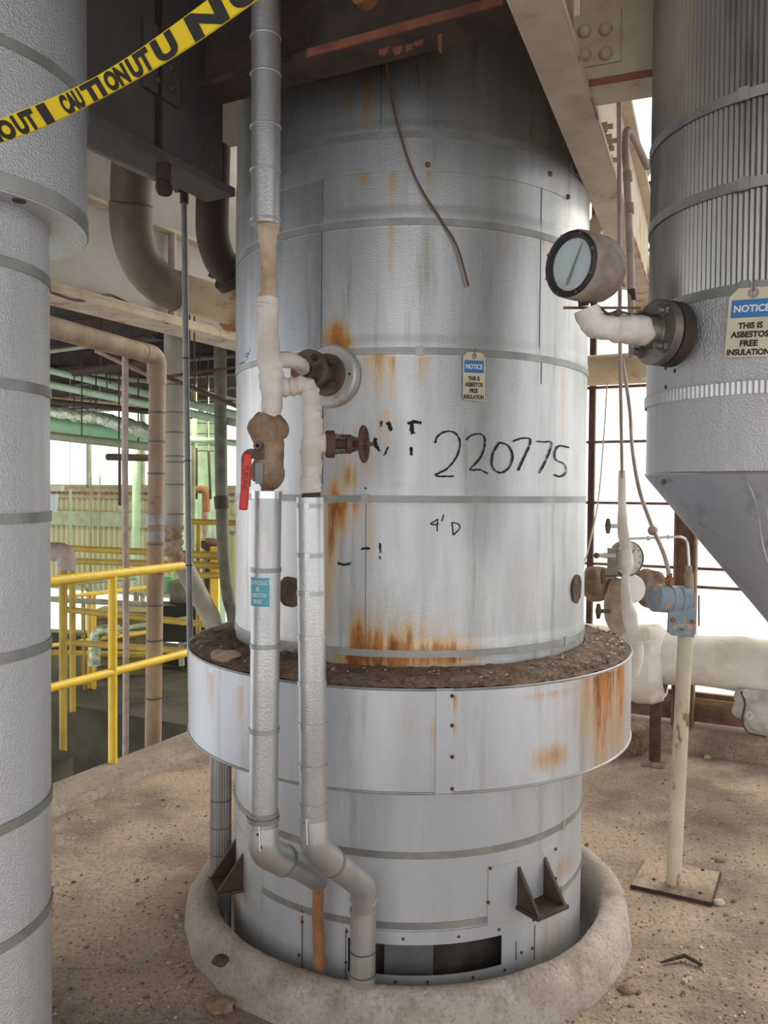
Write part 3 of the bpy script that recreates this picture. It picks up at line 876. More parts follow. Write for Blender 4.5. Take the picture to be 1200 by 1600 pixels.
mb = MB(); mb.cpatch(V1, sA0 - 0.05, thz(805, 1515, V1)[0], zA0 - 0.03, zA0 + 0.006, VR + 0.002, 0.003); st = mb.build('strap', m_skirt, ves)
for px in (618, 668, 738, 787):
    t, z = thz(px, 1533, V1); mb = MB(); mb.ball(cpt(V1, t, zA0 - 0.012, VR + 0.004), 0.005, (1, 1, 1), 10, 8); mb.build('rivet', m_rust, st)
a0, za = thz(762, 1355, V1); a1, zb2 = thz(866, 1330, V1)
mb = MB(); mb.cpatch(V1, a0, a1, zmid(1462), za, VR + 0.001, 0.003); pl = mb.build('patch_plate', m_skirt, ves)
for px, py in ((765, 1356), (762, 1409), (866, 1326), (866, 1372)):
    t, z = thz(px, py, V1); mb = MB(); mb.ball(cpt(V1, t, z, VR + 0.004), 0.0055, (1, 1, 1), 10, 8); mb.build('rivet', m_rust, pl)
c0_, _ = thz(392, 1380, V1); c1_, _ = thz(411, 1400, V1)
mb = MB(); mb.cpatch(V1, c0_ - 0.25, c1_, thz(411, 1420, V1)[1], thz(411, 1325, V1)[1], VR + 0.001, 0.003); mb.build('patch_plate', m_skirt, ves)
for px, y0, y1 in ((473, 1430, 1520), (541, 1450, 1530), (835, 1445, 1500), (806, 1470, 1515)):
    t0, zz0 = thz(px, y0, V1); _, zz1 = thz(px, y1, V1); mb = MB(); mb.cpatch(V1, t0 - 0.002, t0 + 0.002, zz1, zz0, VR + 0.001, 0.002, 2); mb.build('vertical_seam', m_seam, ves)
for px, py in ((473, 1423), (473, 1440), (468, 1492), (542, 1455), (541, 1503), (814, 1488), (831, 1481), (833, 1437)):
    t, z = thz(px, py, V1); mb = MB(); mb.ball(cpt(V1, t, z, VR + 0.002), 0.005, (1, 1, 1), 8, 6); mb.build('screw', m_rust, ves)
for k, (px, py) in enumerate(((830, 1408), (374, 1378))):
    t, z = thz(px, py, V1)
    n = Vector((math.sin(t), -math.cos(t), 0)); e = Vector((math.cos(t), math.sin(t), 0)); c = cpt(V1, t, z, VR)
    mb = MB(); mb.box(c + n * 0.045, (0.135, 0.09, 0.012), e, n, Z); br = mb.build('support_bracket', m_dkbracket, ves, bevel=0.002)
    for sgn in (-1, 1):
        b = c + e * 0.050 * sgn
        mb = MB(); mb.poly([b - n * 0.002 + Z * 0.006, b + n * 0.085 + Z * 0.006, b - n * 0.002 + Z * 0.125], e * sgn, 0.011); mb.build('gusset', m_dkbracket, br, smooth=0)
# inspection plugs
for px, py, w, h in ((453, 925, 10, 25), (900, 920, 9, 26)):
    t, z = thz(px, py, V1)
    n = Vector((math.sin(t), -math.cos(t), 0)); c = cpt(V1, t, z, VR - 0.006)
    mb = MB(); mb.lathe([(0, 0.010), (0.018, 0.0095), (0.034, 0.009), (0.046, 0.010), (0.046, -0.01)], c, n, 32, lump=0.004, lscale=60); mb.build('inspection_plug', m_plug, ves, label='brown foam plug')
# nozzle with escutcheon ring and flanges
tn, zn = thz(518, 588, V1)
NN = Vector((math.sin(tn), -math.cos(tn), 0.0)); nc = cpt(V1, tn, zn, VR)
NN = (NN * 1.0 + Vector((-0.10, 0.08, 0.03))).normalized()
mb = MB(); mb.lathe([(0.052, 0.012), (0.052, 0.018), (0.085, 0.016), (0.091, 0.010), (0.091, -0.012)], nc, NN, 48)
es = mb.build('escutcheon', m_ring, ves)
for a in (0.6, 2.6, 4.7):
    e1 = Vector((0, 0, 1)); e2 = NN.cross(e1).normalized()
    mb = MB(); mb.ball(nc + e1 * 0.074 * math.cos(a) + e2 * 0.074 * math.sin(a) + NN * 0.018, 0.004, (1, 1, 1), 8, 6); mb.build('screw', m_rust, es)
mb = MB(); mb.lathe([(0, 0.05), (0.030, 0.05), (0.030, 0.035), (0.060, 0.035), (0.060, 0.004), (0.0, 0.004)], nc, NN, 36); nf = mb.build('nozzle_flange', m_flange, ves)
e1 = Vector((0, 0, 1)); e1 = (e1 - NN * e1.dot(NN)).normalized(); e2 = NN.cross(e1)
for k in range(4):
    a = math.pi / 4 + k * math.pi / 2
    q = nc + e1 * 0.045 * math.cos(a) + e2 * 0.045 * math.sin(a)
    mb = MB(); mb.tube([q + NN * 0.03, q + NN * 0.047], 0.011, 6); mb.cyl(q + NN * 0.047, q + NN * 0.062, 0.007, 10); mb.build('bolt', m_flange, nf)
# marks written on the jacket
def stroke(mb, pts, V, R, w, jitter=0.0, seed=1):
    rr = random.Random(seed)
    Q = []
    P2 = [Vector((p[0], p[1], 0)) for p in pts]
    sp = spline(P2, 6) if len(P2) > 2 else [P2[0].lerp(P2[1], i / 6) for i in range(7)]
    rs = []
    for p in sp:
        Q.append(oncyl(p.x, p.y, V, R)); rs.append(w * (1 + jitter * (rr.random() - 0.5)))
    c = Vector((V[0], V[1], 0))
    vs = []; fs = []
    for i in range(len(Q)):
        t = (Q[min(i + 1, len(Q) - 1)] - Q[max(i - 1, 0)])
        nrm = (Q[i] - c); nrm.z = 0; nrm.normalize()
        s = t.cross(nrm); s = s.normalized() if s.length > 1e-9 else Vector((1, 0, 0))
        vs += [Q[i] + s * rs[i] / 2, Q[i] - s * rs[i] / 2]
    for i in range(len(Q) - 1):
        fs.append((2 * i, 2 * i + 1, 2 * i + 3, 2 * i + 2))
    mb.add(vs, fs)
def c4(x, y): return (500 + x / 2.727, 520 + y / 2.727)
def c6(x, y): return (360 + x / 3.333, 340 + y / 3.333)
RM = VR + 0.0026
mb = MB()
for k, pts in enumerate(([(490, 470), (502, 440), (540, 420), (580, 430), (597, 470), (582, 530), (540, 580), (492, 605), (520, 612), (570, 610)],
            [(622, 457), (645, 437), (680, 430), (702, 447), (700, 490), (682, 535), (640, 582), (680, 583), (716, 600)],
            [(768, 465), (737, 515), (735, 570), (768, 596), (806, 575), (822, 525), (802, 480), (765, 466)],
            [(825, 462), (860, 450), (896, 452), (890, 490), (866, 540), (845, 588)],
            [(925, 462), (955, 465), (988, 470), (966, 540), (935, 598)],
            [(1062, 488), (1022, 482), (1003, 505), (1005, 540), (1040, 558), (1050, 590), (1030, 612), (1000, 606)])):
    q = [c4(*p) for p in pts]
    for rep, jx in ((0, -0.55), (1, 0.6)):
        stroke(mb, [(x + jx, y + jx * 0.6) for x, y in q], V1, RM, 0.0034, 1.3, k * 7 + rep)
mb.build('handwritten_number', m_marker, ves, smooth=0)
mb = MB()
for k, pts in enumerate(([(500, 795), (485, 806), (472, 814), (490, 818), (506, 812)], [(502, 792), (500, 820), (500, 847)], [(528, 775), (519, 802)], [(562, 808), (566, 835), (568, 862)], [(562, 808), (590, 815), (596, 833), (570, 861)])):
    stroke(mb, [c4(*p) for p in pts], V1, RM, 0.0036, 0.2, k)
mb.build('handwritten_note', m_marker, ves, smooth=0)
mb = MB()
for k, pts in enumerate(([(45, 764), (58, 757), (72, 752)], [(97, 708), (82, 708), (80, 722), (94, 718)], [(97, 705), (92, 722), (86, 742)], [(104, 672), (99, 712)])):
    stroke(mb, [c6(*p) for p in pts], V1, RM, 0.0034, 0.2, k)
mb.build('handwritten_note', m_marker, ves, smooth=0)
mb = MB()
def blot(pts, w, seed):
    for r in range(4):
        rr = random.Random(seed * 10 + r)
        stroke(mb, [c4(x + rr.uniform(-5, 5), y + rr.uniform(-5, 5)) for x, y in pts], V1, RM, w * 0.45, 1.6, seed + r)
for k, (pts, w) in enumerate((([(238, 450), (236, 472), (244, 490)], 0.007), ([(246, 490), (256, 503)], 0.004), ([(288, 382), (298, 400), (303, 414)], 0.008), ([(260, 378), (258, 398)], 0.003), ([(290, 486), (276, 518)], 0.004),
            ([(394, 382), (392, 405), (394, 428)], 0.009), ([(376, 388), (402, 380), (428, 382)], 0.006), ([(388, 488), (388, 520)], 0.004), ([(177, 919), (193, 920), (212, 919)], 0.004), ([(257, 900), (257, 935)], 0.0035), ([(254, 952), (255, 962)], 0.003), ([(74, 982), (100, 990), (130, 984)], 0.004),
            ([(188, 660), (196, 662)], 0.003))):
    blot(pts, w * 1.9, k + 3)
mb.build('stencil_paint', m_marker, ves, smooth=0, label='smudged black stencil paint')

# ------------------------------------------------------------------ notice tags
def notice_tag(c, ex, ez, w, h, label, group=None):
    n = ex.cross(ez).normalized()
    t = thing('notice_tag', label, 'tag', c, group)
    ch = w * 0.18; r = 0.006
    o = [(-w / 2, -h / 2 + r), (-w / 2 + r, -h / 2), (w / 2 - r, -h / 2), (w / 2, -h / 2 + r), (w / 2, h / 2 - ch), (w / 2 - ch, h / 2), (-w / 2 + ch, h / 2), (-w / 2, h / 2 - ch)]
    mb = MB(); mb.poly([c + ex * x + ez * y - n * 0.0006 for x, y in o], n, 0.0012); mb.build('card', m_tagcream, t, smooth=0)
    mb = MB(); y1 = h * 0.33; hh = h * 0.26
    mb.poly([c + ex * x + ez * y + n * 0.0007 for x, y in ((-w * 0.44, y1 - hh), (w * 0.44, y1 - hh), (w * 0.44, y1), (-w * 0.44, y1))], n, 0.0004)
    hd = mb.build('header_panel', m_tagblue, t, smooth=0)
    mb = MB(); text_flat(mb, 'NOTICE', 0.02, c + ez * (y1 - hh / 2), ex, ez, n, 0.0014, 0.0006, fitw=w * 0.76, fith=h * 0.105); mb.build('header_lettering', m_tagwhite, hd, smooth=0)
    mb = MB()
    for k, (s, f) in enumerate((('THIS IS', 0.52), ('ASBESTOS', 0.80), ('FREE', 0.38), ('INSULATION', 0.90))):
        text_flat(mb, s, 0.02, c + ez * (h * (-0.045 - 0.128 * k)), ex, ez, n, 0.0010, 0.0009, fitw=w * f, fith=h * 0.092)
    mb.build('lettering', m_marker, t, smooth=0)
    mb = MB(); mb.lathe([(w * 0.045, 0.0014), (w * 0.12, 0.0014), (w * 0.12, -0.001), (w * 0.045, -0.001)], c + ez * (h * 0.42), n, 20, closed=True); mb.build('grommet', m_band, t)
    mb = MB()
    g = c + ez * (h * 0.42)
    mb.tube(spline([g + n * 0.003 - ez * 0.004, g + n * 0.004 + ez * 0.006, g + ez * 0.018 + n * 0.004, g + ez * 0.024 + ex * 0.006 + n * 0.005], 5), 0.0007, 6); mb.build('tie_wire', m_wire, t)
    return t
t, z = thz(739, 588, V1); n = Vector((math.sin(t), -math.cos(t), 0)); e = Vector((math.cos(t), math.sin(t), 0))
q0, q1 = oncyl(739, 551, V1), oncyl(739, 626, V1)
notice_tag(cpt(V1, t, (q0.z + q1.z) / 2, VR + 0.0075), e, Z, 0.067, q0.z - q1.z, 'small cream and blue notice tag hanging above the handwritten 220775')

# ------------------------------------------------------------------ loose dirt on the collar
mb = MB(); rr = random.Random(11)
vs = []; fs = []; nr, nt = 7, 300
for i in range(nr):
    f = i / (nr - 1); R = VR + 0.004 + (R2 - VR - 0.010) * f
    for k in range(nt):
        a = 2 * math.pi * k / nt
        p = Vector((vx + R * math.sin(a), vy - R * math.cos(a), 0))
        h = 0.012 * (1 - f) + 0.004 + 0.014 * (mnoise.noise(p * 14) + 0.3) * math.sin(math.pi * f) + 0.006 * mnoise.noise(p * 60)
        th = math.atan2(math.sin(a), math.cos(a))
        if -1.5 < th < -0.45: h += 0.012 * math.sin(math.pi * f) * (1 + 0.9 * mnoise.noise(p * 22))
        vs.append((p.x, p.y, zt + 0.012 * (1 - f) + max(h, 0.001)))
for i in range(nr - 1):
    for k in range(nt):
        k2 = (k + 1) % nt
        fs.append((i * nt + k, i * nt + k2, (i + 1) * nt + k2, (i + 1) * nt + k))
mb.add(vs, fs)
def chip(mb, p, s, rr, flat=0.35):
    a = rr.uniform(0, 6.28); n = rr.choice((3, 4, 5))
    tilt = Vector((rr.uniform(-.4, .4), rr.uniform(-.4, .4), 1)).normalized()
    e = tilt.orthogonal().normalized(); f = tilt.cross(e)
    top = [p + e * s * math.cos(a + 6.283 * i / n) * rr.uniform(.6, 1.2) + f * s * math.sin(a + 6.283 * i / n) * rr.uniform(.4, 1.0) + tilt * s * flat for i in range(n)]
    bot = [q - tilt * s * flat * 1.3 for q in top]
    fs = [tuple(range(n)), tuple(range(2 * n - 1, n - 1, -1))] + [(i, n + i, n + (i + 1) % n, (i + 1) % n) for i in range(n)]
    mb.add(top + bot, fs)
for i in range(900):
    a = rr.uniform(-1.9, 1.9); R = rr.uniform(VR + 0.01, R2 - 0.012)
    chip(mb, Vector((vx + R * math.sin(a), vy - R * math.cos(a), zt + 0.012)), rr.uniform(0.002, 0.007), rr, 0.5)
single('collar_dirt', mb, m_dirt, 'brown dirt and scale piled on the collar of the big vessel', 'dirt', kind='stuff', smooth=60)
mb = MB()
for i in range(170):
    a = rr.uniform(0.5, 1.5) if i < 110 else rr.uniform(-1.4, 0.4); R = rr.uniform(VR + 0.02, R2 - 0.02)
    chip(mb, Vector((vx + R * math.sin(a), vy - R * math.cos(a), zt + 0.026)), rr.uniform(0.003, 0.008), rr, 0.2)
single('collar_flakes', mb, m_flake, 'pale paint flakes scattered on the collar of the big vessel', 'debris', kind='stuff', smooth=0)
for px, py, s, lab in ((352, 1024, 0.030, 'pale clump of fallen insulation on the collar by the grey conduit'), (448, 1030, 0.035, 'dark brown clump of insulation on the collar between the two vertical pipes')):
    p = onz(px, py, zt + 0.03)
    mb = MB(); mb.ball(p, s, (1.3, 0.9, 0.6), 20, 14, lump=0.6, lscale=35)
    single('insulation_clump', mb, m_lagtan if px < 400 else m_plug, lab, 'insulation')

# concrete ring the vessel stands in
mb = MB()
cp = [(CURB_IN, -0.33), (CURB_IN, 0.04), (CURB_IN + 0.002, 0.085), (CURB_IN + 0.008, 0.112), (CURB_IN + 0.020, 0.125), (CURB_IN + 0.035, 0.129), (CURB_IN + 0.05, 0.128), (CURB_OUT - 0.03, 0.120), (CURB_OUT - 0.015, 0.109), (CURB_OUT - 0.004, 0.090), (CURB_OUT, 0.068), (CURB_OUT + 0.002, 0.045), (CURB_OUT + 0.005, 0.02), (CURB_OUT + 0.008, 0.0), (CURB_OUT + 0.010, -0.02)]
mb.lathe(cp, (vx, vy, 0), None, 420, lump=0.010, lscale=7)
for i_, p_ in enumerate(mb.v):
    q_ = Vector(p_); d_ = Vector((q_.x - vx, q_.y - vy, 0)).normalized() * 0.6 + Z * 0.8
    if q_.z > -0.01: mb.v[i_] = tuple(q_ + d_ * (0.0035 * mnoise.noise(q_ * 60) + 0.003 * mnoise.noise(q_ * 120)))
single('ring_curb', mb, m_concrete, 'low rounded concrete ring on the floor round the foot of the big vessel', 'curb', smooth=60)

# ------------------------------------------------------------------ thick stucco-clad pipe near the camera
x0, y0 = V0[:2]
lp = thing('clad_column_pipe', 'very thick aluminium-clad pipe standing under the caution tape', 'pipe', (x0, y0, 0))
zc_ = oncyl(134, 366, V0U).z
mb = MB(); mb.lathe([(V0[2], 0.0), (V0[2], zc_ + 0.05)], (x0, y0, 0), None, 160); mb.build('jacket', m_stucco, lp)
mb = MB(); mb.lathe([(V0[2] - 0.01, zc_ + 0.012), (V0U[2], zc_), (V0U[2] + 0.001, zc_ + 0.004), (V0U[2], zc_ + 0.008), (V0U[2], 3.2), (0, 3.2)], (x0, y0, 0), None, 160); up = mb.build('wide_casing', m_stucco, lp, smooth=50)
mb = MB(); mb.ring(V0U, zc_ + 0.02, 0.035, V0U[2] + 0.001, 0.002, 160); mb.build('rim_band', m_band, up)
def strap(V, R, z, parent, thc, w=0.020, tilt=0.0, mat=None):
    mb = MB(); mb.ring(V, z, w, R + 0.0012, 0.0022, 160)
    if tilt:
        mb.v = [(p[0], p[1], p[2] + tilt * (p[0] - V[0])) for p in mb.v]
    b = mb.build('band', mat or m_band, parent)
    c = cpt(V, thc, z, R)
    n = Vector((math.sin(thc), -math.cos(thc), 0)); e = Vector((math.cos(thc), math.sin(thc), 0))
    mb = MB(); mb.box(c + n * 0.006 + Z * tilt * (c.x - V[0]), (0.020, 0.006, w * 1.25), e, n, Z); mb.build('band_clip', m_band, b, smooth=0)
    return b
edge_th = math.pi / 2 - math.atan2(-x0, y0) - 0.10
for py, tl in ((447, 0), (617, 0), (806, 0), (1000, 0), (1238, 0.10), (1402, 0.10)):
    z = oncyl(82, py, V0).z
    strap(V0, V0[2], z - (tl * 0.2), lp, edge_th - 0.12, 0.022, tl)
strap(V0U, V0U[2], oncyl(132, 160, V0U).z, up, edge_th - 0.5, 0.022)
strap(V0U, V0U[2], oncyl(132, 345, V0U).z, up, edge_th - 0.5, 0.022)
mb = MB(); hq = onz(30, 313, zc_ + 0.003); mb.cyl(hq - Z * 0.003, hq + Z * 0.004, 0.013, 16)
mb.build('rust_spot', m_rust, up)
mb = MB(); mb.ring(V0, 0.02, 0.06, V0[2] + 0.001, 0.004, 128); mb.build('foot_band', m_stucco, lp)

# ------------------------------------------------------------------ caution tape across the top corner
ta, tb = A(-30, 217, 1.22), A(420, -42, 0.98)
NT = 60
tp = [ta.lerp(tb, i / NT) - Z * 0.022 * math.sin(math.pi * i / NT) for i in range(NT + 1)]
def half(i):
    f = i / NT
    return 0.8 * (0.0155 + 0.0030 * math.sin(f * 9.0) * (1 - f) + 0.004 * f)
tape = thing('caution_tape', 'twisted yellow caution tape with black lettering strung across the upper corner', 'tape', tp[NT // 2])
fw = ((tb - ta).normalized())
toc = (Vector((0, 0, CAM_Z)) - tp[NT // 2]).normalized()
acr = toc.cross(fw).normalized()          # across the tape, in view roughly upwards
if acr.z < 0: acr = -acr
nrm = fw.cross(acr).normalized()
if nrm.dot(toc) < 0: nrm = -nrm
vs = []; fs = []
sec = [(-1, 0), (-0.86, 1), (0.86, 1), (1, 0), (0.86, -1), (-0.86, -1)]
for i in range(NT + 1):
    for a, b in sec:
        vs.append(tp[i] + acr * a * half(i) + nrm * b * 0.0022)
for i in range(NT):
    for k in range(6):
        k2 = (k + 1) % 6
        fs.append((i * 6 + k, i * 6 + k2, (i + 1) * 6 + k2, (i + 1) * 6 + k))
mb = MB(); mb.add(vs, fs); mb.build('ribbon', m_tape, tape, smooth=30)
mb = MB()
def tape_pt(s, a, off):
    s = min(max(s, 0), NT - 1e-4); i = int(s); f = s - i
    h = half(i) * (1 - f) + half(i + 1) * f
    return tp[i].lerp(tp[i + 1], f) + acr * a * h + nrm * off
for i0, i1, word in ((-1.0, 3.4, 'AUT'), (3.9, 8.6, 'IO'), (9.0, 14.0, 'UT'), (15.2, 17.2, 'I'), (20.0, 24.5, 'CAU'), (24.9, 29.0, 'TI'), (29.6, 34.0, 'ON'), (34.5, 38.8, 'UT'), (39.6, 43.6, 'U'), (46.2, 52.5, 'N'), (53.5, 58.5, 'O')):
    tv, tf = text_mesh(word, 1.0, 0.06)
    xa, xb = min(v.x for v in tv), max(v.x for v in tv); ya, yb = min(v.y for v in tv), max(v.y for v in tv)
    mb.add([tape_pt(i0 + (i1 - i0) * (v.x - xa) / (xb - xa), ((v.y - ya) / (yb - ya) * 2 - 1) * 0.93, 0.0030) for v in tv], tf)
mb.build('lettering', m_black, tape, smooth=0)

# ------------------------------------------------------------------ the two insulated pipes on the front of the vessel
YA = 2.03
def seg_pts(lst): return [A(*q) for q in lst]
# longer pipe: upper clad run, wrapped run, valve, lower clad run, offset, wrapped tail
rA = 0.036
pl_ = thing('drain_pipe', 'aluminium-clad pipe with the teal asbestos free sticker below the red valve handle', 'pipe', A(415, 1380, YA))
mb = MB(); mb.tube([A(416, -70, YA), A(415, 352, YA)], 0.0355, 40); o = mb.build('upper_jacket', m_pipe, pl_)
for py in (60, 118, 200, 268, 345):
    mb = MB(); q = A(415, py, YA); mb.torus(q, 0.0362, 0.0022, None, 40, 8); mb.build('jacket_joint', m_pipe, o)
w = spline(seg_pts([(420, 345, YA), (418, 375, YA), (420, 420, YA), (419, 470, YA), (418, 490, YA), (421, 560, YA), (425, 600, YA), (424, 660, YA)]), 8)
def wrap_r(p):
    return 0.020
rs = []
for i, p in enumerate(w):
    f = i / (len(w) - 1)
    r = np.interp(f, [0, .06, .16, .28, .38, .44, .62, .72, .85, 1.0], [.026, .027, .021, .0185, .020, .024, .025, .031, .030, .022])
    rs.append(float(r) * (1 + 0.06 * math.sin(f * 95)))
h = int(len(w) * 0.42)
mb = MB(); mb.tube(w[:h + 1], rs[:h + 1], 28, lump=0.14, lscale=45); mb.build('wrapping', m_lagtan, pl_, label='stained tan lagging')
mb = MB(); mb.tube(w[h:], rs[h:], 28, lump=0.12, lscale=45)
# branch to the vessel nozzle
nf_end = nc + NN * 0.115
br = spline([A(425, 566, YA), A(448, 562, 2.07), A(470, 570, 2.14), nf_end + NN * 0.02], 8)
mb.tube(br, [0.022 - 0.005 * i / len(br) for i in range(len(br))], 22, lump=0.12, lscale=45)
# branch to the second pipe
YB = 2.05
br2 = spline([A(428, 606, YA), A(455, 604, YB), A(478, 604, YB), A(486, 622, YB), A(486, 650, YB)], 8)
mb.tube(br2, [0.023 + 0.0022 * math.sin(i * 1.6) for i in range(len(br2))], 22, lump=0.10, lscale=45)
mb.build('wrapping', m_lag, pl_, label='white cloth lagging')
mb = MB(); mb.lathe([(0.017, 0), (0.057, 0), (0.057, 0.022), (0.017, 0.022)], nc + NN * 0.098, NN, 36, closed=True); fl = mb.build('companion_flange', m_flange, pl_, bevel=0.002)
for k in range(4):
    a = math.pi / 4 + k * math.pi / 2
    q = nc + e1 * 0.043 * math.cos(a) + e2 * 0.043 * math.sin(a)
    mb = MB(); mb.tube([q + NN * 0.122, q + NN * 0.132], 0.010, 6); mb.cyl(q + NN * 0.122, q + NN * 0.14, 0.006, 10); mb.build('bolt', m_darkrust, fl)
mb = MB(); mb.cyl(nc + NN * 0.046, nc + NN * 0.10, 0.034, 24); mb.build('nozzle_neck', m_flange, pl_)
# lower clad run
jA = [A(417, 768, YA), A(411, 1298, YA)]
mb = MB(); mb.tube(jA, rA, 44); lj = mb.build('lower_jacket', m_pipe, pl_)
for py in (890, 1008, 1140, 1270):
    q = A(417 - 6 * (py - 768) / 530, py, YA); mb = MB(); mb.ring((q.x, q.y, rA), q.z, 0.011, rA + 0.0004, 0.0016, 48); mb.build('band', m_band, lj)
q = A(417, 773, YA); mb = MB(); mb.ring((q.x, q.y, rA), q.z, 0.018, rA + 0.0004, 0.0014, 48); mb.build('end_cap', m_bright, lj)
mb = MB(); mb.tube([A(418, 745, YA), A(418, 772, YA)], [0.014, 0.017], 20); mb.build('pipe_stub', m_foam, pl_)
ell = fillet([A(411, 1290, YA), A(412, 1330, YA - 0.005), A(445, 1345, 2.09)], 0.06, 10)
mb = MB(); mb.tube(ell, 0.0385, 40); el = mb.build('elbow', m_pipe, pl_)
mb = MB(); q = A(411, 1278, YA); mb.ring((q.x, q.y, rA), q.z, 0.012, rA + 0.0028, 0.0015, 48); mb.build('elbow_band', m_band, el); mb = MB()
d = (ell[-1] - ell[-2]).normalized(); mb.lathe([(0.0385, -0.006), (0.0402, -0.006), (0.0402, 0.006), (0.0385, 0.006)], ell[-1] - d * 0.006, d, 40, closed=True)
mb.build('elbow_band', m_band, el)
mb = MB(); mb.tube([A(404, 1288, YA - 0.037), A(406, 1330, YA - 0.045)], 0.0025, 8); mb.build('elbow_seam', m_bright, el)
mb = MB()
for px, py in ((403, 1304), (408, 1324)): mb.ball(A(px, py, YA - 0.040), 0.004, (1, 1, 1), 8, 6)
mb.build('screw', m_rust, el)
mb = MB(); off_end = A(497, 1373, 2.27); mb.tube([ell[-1] - d * 0.02, A(470, 1355, 2.16), off_end], [0.034, 0.034, 0.033], 40); mb.build('offset_jacket', m_pipe, pl_)
tail = spline([A(497, 1374, 2.30), A(497, 1400, 2.335), A(496, 1430, 2.34), A(498, 1465, 2.345), A(498, 1490, 2.345), A(499, 1510, 2.345), A(500, 1525, 2.345)], 6)
rs = [float(np.interp(i / (len(tail) - 1), [0, .3, .55, .62, .75, .85, 1], [.0165, .016, .018, .015, .0205, .018, .007])) for i in range(len(tail))]
mb = MB(); mb.tube(tail, rs, 24, lump=0.10, lscale=50); mb.build('wrapped_tail', m_foam, pl_, label='orange-brown tape-wrapped tail end')
# sticker
t, z = thz(405, 925, (A(415, 925, YA).x, YA, rA))
q = A(415, 925, YA); Vq = (q.x, q.y, rA)
ta_, tb_ = thz(392.5, 925, Vq)[0], thz(421, 925, Vq)[0]; za_, zb_ = A(410, 948, YA - rA).z, A(410, 903, YA - rA).z
mb = MB(); mb.cpatch(Vq, ta_, tb_, za_, zb_, rA + 0.0006, 0.0004, 14); stk = mb.build('sticker', m_teal, pl_, smooth=30)
mb = MB()
for k, (s, f) in enumerate((('THIS PRODUCT', 1.02), ('IS', 0.14), ('ASBESTOS', 0.72), ('FREE', 0.36))):
    tv, tf = text_mesh(s, 1.0, 0.005)
    xa, xb = min(v.x for v in tv), max(v.x for v in tv); ya, yb = min(v.y for v in tv), max(v.y for v in tv)
    zc2 = zb_ - (zb_ - za_) * (0.17 + 0.22 * k); hh = (zb_ - za_) * 0.14; tw = (tb_ - ta_) * f; tm = (ta_ + tb_) / 2
    mb.add([cpt(Vq, tm + tw * ((v.x - xa) / (xb - xa) - 0.5), zc2 + hh * ((v.y - ya) / (yb - ya) - 0.5), rA + 0.0022) for v in tv], tf)
mb.build('sticker_lettering', m_tagwhite, stk, smooth=0)

# ball valve in dirty lagging with its lever
bv = thing('ball_valve', 'lagged ball valve with a red lever handle on the pipe in front of the vessel', 'valve', A(420, 765, YA))
pts = spline(seg_pts([(420, 648, YA), (415, 668, YA), (420, 690, YA), (420, 712, YA), (418, 732, YA), (420, 752, YA), (418, 764, YA)]), 8)
rs = [float(np.interp(i / (len(pts) - 1), [0, .12, .25, .42, .55, .72, .85, 1], [.026, .042, .042, .033, .034, .042, .034, .014])) for i in range(len(pts))]
mb = MB(); mb.tube(pts, rs, 36, lump=0.22, lscale=30); mb.ball(A(436, 668, YA - 0.005), 0.024, (1, 1, 1.2), 18, 12, lump=0.4, lscale=40)
mb.build('lagged_body', m_lagbrown, bv)
mb = MB(); q = A(404, 697, YA - 0.042); mb.lathe([(0.005, 0.012), (0.010, 0.012), (0.011, 0.0), (0.011, -0.02)], q, Vector((-0.1, -1, 0.05)), 18); mb.tube([q + Vector((0, 0.004, 0)), q + Vector((0, 0.012, 0))], 0.013, 6); mb.build('stem_nut', m_flange, bv)
mb = MB(); mb.tube(fillet([q + Vector((0.012, 0.004, -0.02)), q + Vector((-0.022, 0.0, -0.018)), A(385, 714, YA - 0.045), A(384, 760, YA - 0.05)], 0.012, 5), 0.012, 4, flat=0.3); lv = mb.build('lever', m_flange, bv, smooth=0)
ga, gb = A(387, 708, YA - 0.050), A(380, 797, YA - 0.052)
gd = (gb - ga).normalized(); gn = Vector((0.05, -1, 0)); gn = (gn - gd * gn.dot(gd)).normalized(); gx = gn.cross(gd)
mb = MB(); mb.box((ga + gb) / 2, ((gb - ga).length, 0.021, 0.010), gd, gx, gn); gr = mb.build('grip', m_red, lv, bevel=0.004, label='red vinyl grip')
mb = MB(); text_flat(mb, 'TUFLINE', 0.02, (ga + gb) / 2 - gd * 0.010, gd, -gx if gx.x < 0 else gx, gn, 0.0056, 0.0, fitw=0.060, fith=0.010); mb.build('grip_lettering', m_black, gr, smooth=0)
mb = MB(); mb.box(A(405, 740, YA - 0.040), (0.018, 0.006, 0.05), Vector((1, 0.1, 0)), None, Z); mb.build('stop_plate', m_greypanel, bv, smooth=0)

# second pipe
rB = 0.0345
pb_ = thing('drain_pipe', 'banded aluminium-clad pipe below the gate valve, dog-legging down to the concrete ring', 'pipe', A(567, 1545, 2.28))
pts = spline(seg_pts([(486, 645, YB), (489, 668, YB), (487, 700, YB), (487, 730, YB), (485, 752, YB), (486, 770, YB)]), 8)
rs = [float(np.interp(i / (len(pts) - 1), [0, .2, .42, .6, .68, .8, 1], [.023, .025, .028, .026, .022, .026, .026])) * (1 + 0.06 * math.sin(i * 1.5)) for i in range(len(pts))]
mb = MB(); mb.tube(pts, rs, 28, lump=0.10, lscale=45)
mb.tube([A(488, 692, YB), A(511, 693, YB)], [0.028, 0.026], 24, lump=0.1, lscale=40)
mb.build('wrapping', m_lag, pb_)
mb = MB(); mb.tube([A(486, 766, YB), A(486, 782, YB)], 0.024, 24); mb.build('pipe_stub', m_rust, pb_)
mb = MB(); mb.tube([A(485, 777, YB), A(490, 1285, YB)], rB, 44); lj = mb.build('jacket', m_pipe, pb_)
